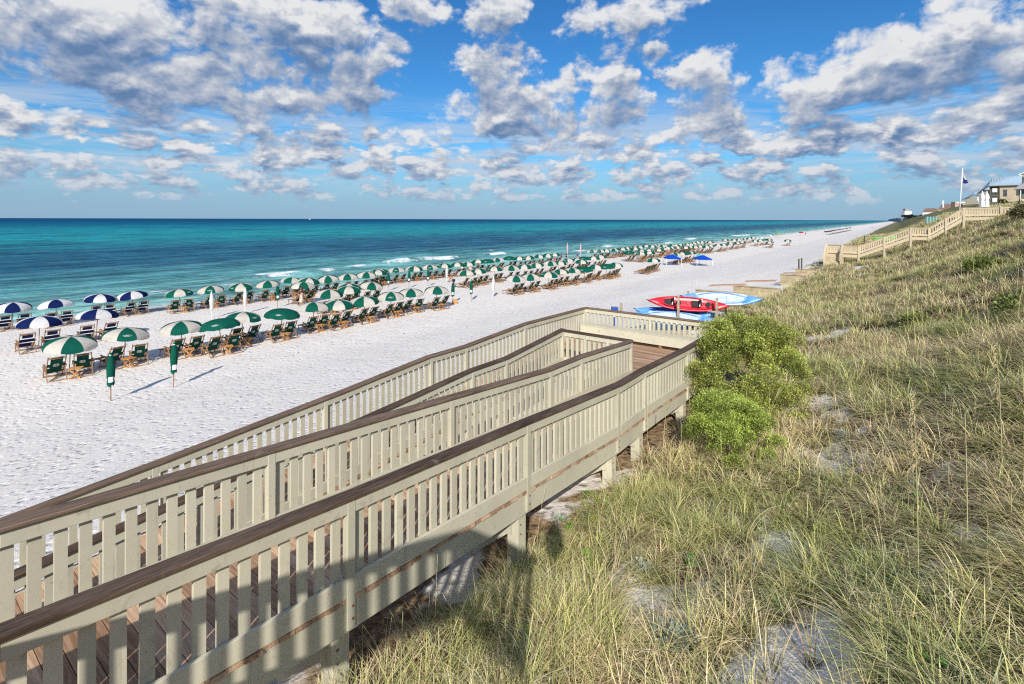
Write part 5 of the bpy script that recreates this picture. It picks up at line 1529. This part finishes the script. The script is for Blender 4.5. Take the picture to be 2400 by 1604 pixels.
# house with blue-grey metal roof: front wall faces the viewer
def hA(r):
    mb = MB(); mb.box((3.9, 4, 2.0), (8.2, 8, 10.5)); mb.build('wall', STUCCO, r)
    mb = MB(); mb.box((-2.2, 4.3, 2.0), (3.8, 7.4, 10.5)); mb.build('side_wing', STUCG, r)  # wing coloured dark to stand in for its shaded side
    mb = MB(); mb.box((-6.3, 5.5, .9), (4.4, 6.5, 9.4)); mb.build('end_wall', STUCB, r)
    for z in (4.8, .9):
        mb = MB(); mb.box((-2.1, .55, z), (2.7, .3, 3.2)); b = mb.build('balcony_shade', SOFF, r)  # solid dark panel painted as the shade of the balcony recess
        mb = MB(); mb.box((-2.1, .30, z + .6), (1.9, .2, 1.6)); mb.build('lit_wall', WHITEP, b)  # white panel stands in for sunlit wall inside the balcony
        mb = MB(); mb.bar((-3.5, .1, z - .55), (-.7, .1, z - .55), .1, .12); mb.bar((-3.5, .1, z - 1.5), (-.7, .1, z - 1.5), .1, .25); mb.build('balcony_rail', STUCG, r)
    win(r, 1.9, -.03, 4.2, 1.25, 2.4); win(r, 6.9, -.03, 4.2, 1.25, 2.0)
    mb = MB()
    mb.add([(-4.6, -1.0, 7.1), (8.8, -1.0, 7.1), (8.8, 4, 11.0), (-3.0, 4, 10.2), (-9.2, 1.6, 4.2), (-9.2, 9.2, 4.2), (-4.6, 9, 7.1), (8.8, 9, 7.1)], [(0, 1, 2, 3), (4, 0, 3), (4, 3, 6, 5), (3, 2, 7, 6)])
    rf = mb.build('roof', ROOFM, r)
    mb = MB()
    for k in range(22): mb.bar((-4.3 + k * .6, -1.0, 7.16), (-3.4 + k * .58, 3.9, 10.6), .06, .08)
    mb.build('roof_seams', ROOFG, rf)
    mb = MB(); mb.bar((-4.6, -1.0, 6.95), (8.8, -1.0, 6.95), .12, .3); mb.bar((-9.2, 1.5, 4.05), (-4.6, -1.0, 6.95), .12, .35); mb.build('eave', SOFF, r)
house('tan house with blue grey metal roof and two windows at the right edge', at_px(.9533, -.033, 200), -.74, hA).scale = (.73, .73, 1)
def hB(r):
    mb = MB(); mb.box((-4.2, 4, 1.5), (7.0, 8, 9)); mb.build('wall', STUCB, r)
    mb = MB(); mb.box((2.9, 4, 2.2), (7.6, 7.4, 10)); mb.build('balcony_block', WHITEP, r)
    for z in (5.0, 1.0):
        mb = MB(); mb.box((3.3, .15, z), (4.6, .4, 2.0)); mb.build('balcony_shade', SOFF, r)  # dark panel stands in for shade in the recess
        mb = MB(); mb.box((3.0, -.2, z - 1.5), (6.6, .7, 1.3)); mb.build('balcony_rail', WHITEP, r)
    mb = MB(); mb.add([(-9.6, -1, 4.6), (-3, -1, 7.3), (8.2, -1, 7.5), (8.2, 4, 9.2), (-2.5, 4, 8.9), (-9.6, 9, 4.6)], [(0, 1, 4, 5), (1, 2, 3, 4)]); mb.build('roof', ROOFM, r)
    mb = MB(); mb.bar((-9.6, -1, 4.45), (-3, -1, 7.1), .2, .4); mb.bar((-3, -1, 7.1), (8.2, -1, 7.3), .2, .4); mb.build('eave', SOFF, r)
house('pale house with two stacked white balconies left of the closed white parasols', at_px(.911, -.0255, 290), -.72, hB).scale = (.73, .73, 1)
def hC(r):
    mb = MB(); mb.box((0, 4, 3), (20, 9, 12)); mb.build('wall', PINKW, r)
    mb = MB(); mb.box((-8.2, -.8, 3), (3.2, 3, 12)); mb.build('tower', SOFF, r)
    mb = MB(); mb.box((1.5, -.6, 8), (14, 1, .8)); mb.build('parapet', WHITEP, r)
    for x in (-1.5, 4.5): win(r, x, -.6, 5, 3, 4)
house('salmon pink flat roofed house just behind the flagpole', at_px(.8800, -.016, 430), -.7, hC).scale = (.73, .73, 1)
def hD(r):
    mb = MB(); mb.box((0, 4, 2), (17, 9, 12)); mb.build('wall', STUCCO, r)
    mb = MB(); mb.add([(-9, -1, 7.5), (9, -1, 7.5), (5.5, 4, 13), (-4, 4, 13), (-9, 9, 7.5), (9, 9, 7.5)], [(0, 1, 2, 3), (0, 3, 4), (1, 5, 2), (3, 2, 5, 4)]); mb.build('roof', ROOFB, r)
    mb = MB(); mb.box((-3.2, 1.5, 12), (1.6, 1.6, 9)); mb.build('chimney', WHITEP, r)
    for x in (-5, 0, 5): win(r, x, -.6, 4, 2.2, 2.8)
house('tan house with brown roof and white chimney on the distant dune', at_px(.8480, -.0075, 520), -.68, hD).scale = (.73, .73, 1)
def hE(r):
    mb = MB(); mb.box((0, 4, 2), (22, 9, 11)); mb.build('wall', WHITEP, r)
    mb = MB(); mb.add([(-12, -1, 7), (12, -1, 7), (7, 4, 12), (-7, 4, 12), (-12, 9, 7), (12, 9, 7)], [(0, 1, 2, 3), (0, 3, 4), (1, 5, 2), (3, 2, 5, 4)]); mb.build('roof', ROOFB, r)
    for x in (-7, -2, 3, 8): win(r, x, -.6, 3, 2.4, 2.8)
house('white house with dark roof, farthest one down the dune', at_px(.8180, -.0053, 640), -.66, hE).scale = (.73, .73, 1)
# porch with grey roof at the frame edge
def hF(r):
    mb = MB(); mb.add([(-4.4, -2, 2.9), (4, -3, 3.0), (4, 2, 6.2), (-.4, 2, 5.6), (-4.0, 4, 3.1)], [(0, 1, 2, 3), (0, 3, 4)]); mb.build('roof', ROOFG, r)
    mb = MB(); mb.bar((-4.4, -2, 2.8), (4, -3, 2.9), .15, .25); mb.build('eave', SOFF, r)
    mb = MB(); mb.box((1.5, 3, .2), (6.5, 4, 5.4)); mb.build('wall', STUCG, r)
    for x in (-1.3, 1.0): 
        mb = MB(); mb.box((x, -1.6, -.2), (.42, .42, 6.2)); mb.build('post', WHITEP, r)
    mb = MB(); mb.box((2, -1.4, -2.4), (7, 3, 3.0)); mb.build('porch_base', PAINTFAR, r)
    mb = MB(); mb.bar((-2.2, 0, 8.6), (4, -1, 10.2), .3, .35); mb.bar((-2.2, 0, 8.6), (3, -1, 7.0), .22, .25); mb.bar((.2, -.4, 9.2), (.7, -.4, 6.2), .3, .3); mb.build('white_bracket', WHITEP, r)
    mb = MB(); mb.add([(-3.4, -.5, 8.4), (-2.2, 0, 8.8), (4, -1, 10.5), (4, 2, 10.6), (-2, 3, 9.0)], [(0, 1, 4), (1, 2, 3, 4)]); mb.build('upper_roof', SOFF, r)
    mb = MB(); mb.box((.3, 1.6, 7.3), (1.4, 1.4, 4)); mb.build('upper_wall', STUCG, r)
hf = house('porch with grey hipped roof and white upper bracket cut by the right edge', at_px(.9985, -.047, 118), -.72, hF); hf.scale = (.36, .36, .6)
# palm in front of the tan house
pl = empty('palm_shrub', at_px(.9590, -.034, 150) - Vector((0, 0, .3))); tag(pl, 'small dark palm in front of the tan house', 'palm')
mb = MB(); mb.tube([(0, 0, -3), (0, 0, 1.0)], [.22, .16], 8); mb.build('trunk', BARK, pl)
mb = MB()
for k in range(46):
    a = random.uniform(0, 6.28); e = random.uniform(-.2, 1.1); L = random.uniform(1.2, 2.0); p0 = Vector((0, 0, 1.0)); 
    for j in range(4):
        d = Vector((math.cos(a) * math.cos(e), math.sin(a) * math.cos(e), math.sin(e))); p1 = p0 + d * L / 4; sd = Vector((-math.sin(a), math.cos(a), 0)) * .16
        mb.quad(p0 - sd, p0 + sd, p1 + sd * .8, p1 - sd * .8); p0 = p1; e -= .5
mb.build('fronds', simple('palm_green', (.10, .12, .035), .7, .3, 3), pl)
# two closed white patio parasols
for i, (u, lab) in enumerate(((.9185, 'closed white patio parasol, left one of the pair on the upper deck'), (.9275, 'closed white patio parasol, right one of the pair on the upper deck'))):
    r = empty('patio_parasol', at_px(u, .0, 92) + Vector((0, 0, 2.5))); tag(r, lab, 'parasol', 'closed white patio parasols')
    seg = 12; vs = []; fs = []; mb = MB()
    pr = [(-.9, .34), (.0, .36), (.35, .30), (.9, .30), (1.15, .24), (1.65, .34), (2.1, .26), (2.5, .10), (2.62, .13), (2.8, .03)]
    pr = [(z * 1.0, q * 1.02) for z, q in pr]
    for z, q in pr:
        for k in range(seg):
            th = 2 * math.pi * k / seg; rr_ = q * (1 + .12 * (k % 2)); vs.append((rr_ * math.cos(th), rr_ * math.sin(th), z))
    for a in range(len(pr) - 1):
        for k in range(seg): fs.append((a * seg + k, a * seg + (k + 1) % seg, (a + 1) * seg + (k + 1) % seg, (a + 1) * seg + k))
    mb.add(vs, fs); mb.build('furled_canopy', WHITEP, r, smooth=True)
    mb = MB(); mb.tube([(0, 0, -2), (0, 0, 2.85)], .04, 8); mb.build('pole', WHITEP, r)
# tall distant block and treeline on the hazy headland
HAZE = simple('hazy_trees', (.13, .19, .24), .9, .2, .004)  # distance haze mixed into the tree colour
mb = MB(); N = 60; vs = []; fs = []
for i in range(N + 1):
    s = 1500 + i * 260; top = 10 + 12 * (math.sin(i * .9) * .3 + .5 + .3 * random.random()) * (1 + i * .03); c = 25 - .02 * s + 60 * math.sin(s / 9000)
    vs += [W(s, c, -1), W(s, c + 12, top), W(s, c + 120, top * .9)]
for i in range(N): q = 3 * i; fs += [(q, q + 3, q + 4, q + 1), (q + 1, q + 4, q + 5, q + 2)]
mb.add(vs, fs); o = mb.build('far_headland', HAZE); tag(o, 'low hazy wooded headland on the horizon', kind='structure')
r = empty('tower_block', W(1850, 14, 8)); tag(r, 'tiny pale high rise far down the shore', 'building')
mb = MB(); mb.box((0, 0, 12), (20, 14, 30)); mb.build('wall', WHITEP, r); mb = MB(); mb.box((0, 0, 30), (12, 9, 8)); mb.build('roof', STUCB, r)
# trees on the far dune top
for i, (s, c, w, h_) in enumerate([(900, 14, 22, 4), (1200, 14, 30, 5)]):
    r = empty('coastal_tree', W(s, c, gz(s, c)))
    ctr = RNG.normal(0, 1, (14, 3)) * np.array([w * .28, w * .28, h_ * .15]) + np.array([0, 0, h_ * .55])
    V, Q, T = leaf_cloud(ctr, [h_ * .35] * 14, 1500, 1.6, [(.035, .05, .03), (.055, .07, .04)])
    o = bpy.data.objects.new('crown', np_mesh('crown', V, Q, LEAF, T)); COL.objects.link(o); o.parent = r
    mb = MB(); mb.tube([(0, 0, -1), (0, 0, h_ * .6)], [.4, .2], 6); mb.build('trunk', BARK, r)
    tag(r, 'dark wind shaped tree on the distant dune top', 'tree', 'dark trees on the distant dune top')
# green kayak stack and terrace by the stairs foot
mb = MB(); a = at_px(.704, .040, 86); b = at_px(.752, .036, 84)
for k in range(3): mb.tube([a + Vector((0, 0, .22 * k)), a.lerp(b, .15) + Vector((0, 0, .22 * k - .06)), a.lerp(b, .85) + Vector((0, 0, .22 * k - .06)), b + Vector((0, 0, .22 * k))], [.04, .2, .2, .04], 8)
o = mb.build('green_boat', simple('boat_green', (.16, .50, .12), .5, .3, 2)); tag(o, 'pale and bright green upturned boat beyond the wooden stairs', 'boat')
mb = MB(); a = at_px(.683, .0520, 76); b = at_px(.742, .0480, 72); mb.bar(a, b, .1, 1.1)
for k in range(4): mb.bar(a.lerp(b, k / 3) + Vector((0, -.08, .62)), a.lerp(b, k / 3) + Vector((0, -.08, -.6)), .12, .08, 0, (1, 0, 0))
mb.bar(a + Vector((0, 0, .57)), b + Vector((0, 0, .57)), .3, .06)
o = mb.build('terrace_fence', simple('pink_timber', (.62, .38, .25), .8, .15, 2)); tag(o, 'reddish timber terrace edge behind the foot of the wooden stairs', 'fence')
for i, (u, v, Y, h_) in enumerate(((.6885, .048, 77, 1.6), (.668, .058, 74, 1.2), (.5605, .0905, 60, 1.1), (.5660, .0890, 60, 1.1))):
    mb = MB(); p = at_px(u, v, Y); mb.box(p + Vector((0, 0, h_ / 2 - .6)), (.12, .12, h_ + .8)); o = mb.build('marker_post', SOFF)
    tag(o, ['thin dark post beyond the reddish terrace', 'short thin post left of the reddish terrace', 'left one of two small posts on the last retaining wall', 'right one of two small posts on the last retaining wall'][i], 'post', 'thin posts at the dune foot')
tb = empty('teal_fence', at_px(.820, -.001, 120)); tag(tb, 'teal slatted screen behind the upper flight of the stairs', 'fence')
TEALW = simple('teal_paint', (.10, .28, .27), .7, .1, 2)
mb = MB(); mb.box((0, 0, 0), (3.0, .08, 1.5)); mb.build('panel', TEALW, tb)
for k in range(9):
    mb = MB(); mb.box((-1.4 + k * .35, -.08, 0), (.07, .08, 1.6)); mb.build('slat_post', WHITEP if k % 2 else TEALW, tb)
# small white buoy-like boat on the horizon
r = empty('white_boat', at_px(-.395, .0012, 5200)); r.location.z = SEA
mb = MB(); mb.hexa([(-6, -2, 0), (6, -2, 0), (7, 2, 0), (-6, 2, 0), (-7, -2.5, 3), (9, -2.5, 3), (9, 2.5, 3), (-7, 2.5, 3)]); mb.build('hull', WHITEP, r)
mb = MB(); mb.box((-1, 0, 5.5), (6, 3.5, 5)); mb.build('cabin', WHITEP, r); tag(r, 'tiny white boat on the horizon', 'boat')

# ------------------------------------------------------------------ people
SKIN = simple('skin_tan', (.52, .27, .17), .6, .12, 8); SKINP = simple('skin_pale', (.66, .42, .32), .6, .1, 8)
HAIRD = simple('dark_hair', (.025, .016, .012), .7, .3, 20); HAIRB = simple('auburn_hair', (.13, .045, .022), .7, .3, 20)
CL = {k: simple('cloth_' + k, v, .9, .12, 6) for k, v in dict(beige=(.62, .52, .42), white=(.78, .77, .75), red=(.62, .03, .06), navy=(.02, .03, .12), black=(.02, .02, .022), brown=(.15, .06, .045), pink=(.75, .40, .36), darkbrown=(.07, .035, .03), blue=(.05, .16, .42)).items()}

def skin_mesh(name, verts, edges, radii, mat, root=0, sub=1):
    me = bpy.data.meshes.new(name); me.from_pydata([tuple(v) for v in verts], edges, [])
    o = bpy.data.objects.new(name, me); COL.objects.link(o)
    sk = o.modifiers.new('skin', 'SKIN'); sk.use_smooth_shade = True
    if not me.skin_vertices:
        bpy.context.view_layer.objects.active = o
    for i, r in enumerate(radii): me.skin_vertices[0].data[i].radius = (r, r) if not isinstance(r, tuple) else r
    me.skin_vertices[0].data[root].use_root = True
    if sub: s_ = o.modifiers.new('sub', 'SUBSURF'); s_.levels = sub; s_.render_levels = sub
    bpy.context.view_layer.update()
    dg = bpy.context.evaluated_depsgraph_get()
    m2 = bpy.data.meshes.new_from_object(o.evaluated_get(dg)); bpy.data.objects.remove(o)
    m2.name = name; m2.materials.clear(); m2.materials.append(mat); m2.polygons.foreach_set('use_smooth', [True] * len(m2.polygons))
    return m2

def person_joints(pose):
    J = dict(pel=(0, 0, .95), bel=(0, .0, 1.10), che=(0, 0, 1.32), nec=(0, .0, 1.50), hd0=(0, .015, 1.58), hd1=(0, .02, 1.66), hd2=(0, .01, 1.74))
    for sd, x in (('l', -1), ('r', 1)):
        J['sh' + sd] = (x * .19, 0, 1.42); J['el' + sd] = (x * .27, -.03, 1.14); J['wr' + sd] = (x * .29, .07, .90); J['ha' + sd] = (x * .29, .10, .82)
        J['hi' + sd] = (x * .10, 0, .90); J['kn' + sd] = (x * .12, .02, .48); J['an' + sd] = (x * .13, -.02, .08); J['to' + sd] = (x * .15, .16, .03)
    if pose == 'bend':
        R = Matrix.Rotation(-.85, 3, 'X'); piv = Vector((0, 0, .95))
        for k in ('bel', 'che', 'nec', 'hd0', 'hd1', 'hd2', 'shl', 'shr'): J[k] = tuple(piv + R @ (Vector(J[k]) - piv))
        for sd, x in (('l', -1), ('r', 1)):
            s_ = Vector(J['sh' + sd]); J['el' + sd] = tuple(s_ + Vector((x * .03, .10, -.27))); J['wr' + sd] = tuple(s_ + Vector((x * .0, .26, -.46))); J['ha' + sd] = tuple(s_ + Vector((0, .32, -.52)))
    if pose == 'walk':
        J['knl'] = (-.12, .18, .50); J['anl'] = (-.13, .22, .09); J['tol'] = (-.14, .40, .04); J['knr'] = (.12, -.02, .48); J['anr'] = (.12, -.28, .14); J['tor'] = (.13, -.18, .04)
        J['wrl'] = (-.28, -.16, .93); J['hal'] = (-.28, -.18, .85); J['wrr'] = (.28, .20, .93); J['har'] = (.28, .24, .86)
    return J
ED = [('pel', 'bel'), ('bel', 'che'), ('che', 'nec'), ('nec', 'hd0'), ('hd0', 'hd1'), ('hd1', 'hd2')]
for sd in 'lr': ED += [('che', 'sh' + sd), ('sh' + sd, 'el' + sd), ('el' + sd, 'wr' + sd), ('wr' + sd, 'ha' + sd), ('pel', 'hi' + sd), ('hi' + sd, 'kn' + sd), ('kn' + sd, 'an' + sd), ('an' + sd, 'to' + sd)]
RAD = dict(pel=.13, bel=.125, che=.15, nec=.055, hd0=.075, hd1=.095, hd2=.07, sh=.065, el=.045, wr=.03, ha=.035, hi=.095, kn=.06, an=.042, to=.035)
PM = {}
def make_person(pose, skin, top, bottom, hair, label, loc, face, long_hair=False, dress=False, h=1.0, seated=False):
    J = person_joints(pose); r = empty('person', loc, face); r.scale = (h, h, h)
    names = list(J); V = [J[k] for k in names]; E_ = [(names.index(a), names.index(b)) for a, b in ED]
    rad = [RAD.get(k, RAD.get(k[:2], .05)) for k in names]
    # fingers
    for sd, x in (('l', -1), ('r', 1)):
        b = Vector(J['ha' + sd]); d = (b - Vector(J['wr' + sd])).normalized()
        for q, ln in ((-.03, .075), (-.01, .09), (.01, .085), (.03, .065)):
            V += [tuple(b + d * .03 + Vector((0, q, 0))), tuple(b + d * (.03 + ln) + Vector((0, q, 0)))]; n = len(V); E_ += [(names.index('ha' + sd), n - 2), (n - 2, n - 1)]; rad += [.011, .009]
        V += [tuple(b + Vector((-x * .03, .03, 0))), tuple(b + Vector((-x * .05, .05, -.03)))]; n = len(V); E_ += [(names.index('ha' + sd), n - 2), (n - 2, n - 1)]; rad += [.012, .010]
    key = ('body', pose, skin.name)
    if key not in PM: PM[key] = skin_mesh('body', V, E_, rad, skin, 0, 1)
    o = bpy.data.objects.new('body', PM[key]); COL.objects.link(o); o.parent = r
    def cloth(name, keys, edges, rr, mat):
        m = skin_mesh(name, [J[k] if isinstance(k, str) else k for k in keys], edges, rr, mat, 0, 1); o = bpy.data.objects.new(name, m); COL.objects.link(o); o.parent = r
    if top: cloth('shirt', ['pel', 'bel', 'che', 'shl', 'shr', 'ell', 'elr'], [(0, 1), (1, 2), (2, 3), (2, 4), (3, 5), (4, 6)], [.145, .142, .168, .085, .085, .058, .058], CL[top])
    if dress: cloth('dress', ['pel', 'bel', 'che', (0, .02, .62), (0, .02, .2)], [(0, 1), (1, 2), (0, 3), (3, 4)], [.17, .15, .16, .20, .23], CL[bottom])
    elif bottom:
        lk = lambda sd: tuple(Vector(J['hi' + sd]).lerp(Vector(J['kn' + sd]), .8))
        cloth('shorts', ['pel', 'hil', 'hir', lk('l'), lk('r')], [(0, 1), (0, 2), (1, 3), (2, 4)], [.15, .115, .115, .10, .10], CL[bottom])
    hp = [J['hd1'], J['hd2'], tuple(Vector(J['hd1']) + Vector((0, -.05, -.02)))]; he = [(0, 1), (0, 2)]; hr = [.098, .085, .085]
    if long_hair: hp.append(tuple(Vector(J['nec']) + Vector((0, -.10, -.08)))); he.append((2, 3)); hr.append(.10)
    hp = [tuple(Vector(p) + Vector((0, -.02, .02))) for p in hp]
    m = skin_mesh('hair', hp, he, hr, hair, 0, 1); o = bpy.data.objects.new('hair', m); COL.objects.link(o); o.parent = r
    # face
    hd = Vector(J['hd1']); q = MB()
    for x in (-.035, .035): q.box(hd + Vector((x, .088, .01)), (.022, .014, .012))
    q.build('eyes', HAIRD, r); q = MB(); q.box(hd + Vector((0, .075, -.062)), (.045, .02, .01)); q.build('mouth', CL['brown'], r); q = MB(); q.box(hd + Vector((0, .105, -.02)), (.022, .03, .04)); q.build('nose', skin, r, bevel=.006)
    tag(r, label, 'person', 'people on the beach'); return r
def gp(s, c, dz=0.0): return W(s, c, gz(s, c) + dz)
make_person('stand', SKIN, 'brown', 'beige', HAIRB, 'long haired person in brown top and pale skirt under an umbrella of the second row', gp(27.2, -46.2), ROT, True, True)
make_person('stand', SKIN, 'brown', 'darkbrown', HAIRB, 'person in dark brown clothes standing right of the second row umbrellas', gp(36.0, -45.6), ROT + .8)
make_person('bend', SKIN, None, 'black', HAIRD, 'shirtless man in black shorts bending over a chair', gp(45.5, -43.4), ROT + .5, h=1.06)
make_person('walk', SKINP, 'pink', 'white', HAIRB, 'pale person in pink wading at the water edge', gp(62.4, -57.6), ROT + 1.5)
make_person('stand', SKINP, 'white', 'white', HAIRD, 'person in white under the shoreline umbrella left of the plain green ones', gp(63.4, -55.0), ROT - 1.2)
make_person('stand', SKINP, 'pink', 'pink', HAIRB, 'person in coral by the shoreline umbrellas behind the bending man', gp(57.3, -51.2), ROT + 2.2, h=.9)
make_person('stand', SKIN, 'red', 'red', HAIRD, 'person in bright red behind the middle block of umbrellas', gp(79.4, -50.4), ROT + 1.0)
make_person('stand', SKIN, 'navy', 'navy', HAIRD, 'person in navy near the pink umbrellas, left one', gp(93.2, -57.5), ROT + .3)
make_person('walk', SKINP, 'navy', 'black', HAIRD, 'person in navy near the pink umbrellas, right one', gp(94.2, -56.8), ROT + .9)
make_person('stand', SKIN, 'blue', 'navy', HAIRD, 'person in blue left of the right pink umbrella', gp(101.0, -58.0), ROT + 2.0)
for (s, c, t, lab) in ((560, -20, 'black', 'tiny walker in dark clothes alone on the distant sand'), (700, -9, 'navy', 'tiny walker near the distant dune foot, left one'), (690, -5.0, 'black', 'tiny walker near the distant dune foot, right one'), (318, -41, 'navy', 'small figure in navy beside the red umbrella by the surf')):
    make_person('walk', SKIN, t, t, HAIRD, lab, gp(s, c), ROT + random.uniform(-1, 1))
lp = empty('head_shadow_caster', (-.045, -.42, 8.3)); tag(lp, 'unseen rounded caster on a slim post added for its shadow on the grass', 'shadow_caster')  # unseen form, added only to drop a head-like shadow on the grass
mb = MB(); mb.tube([(0, 0, -.02), (0, 0, .06), (0, 0, .14), (0, 0, .26), (0, 0, .38), (0, 0, .46)], [.05, .10, .135, .14, .11, .04], 14); mb.build('caster_head', STUCG, lp, smooth=True)
mb = MB(); mb.tube([(0, 0, -4.6), (0, 0, .0)], .010, 6); mb.build('post', STUCG, lp)
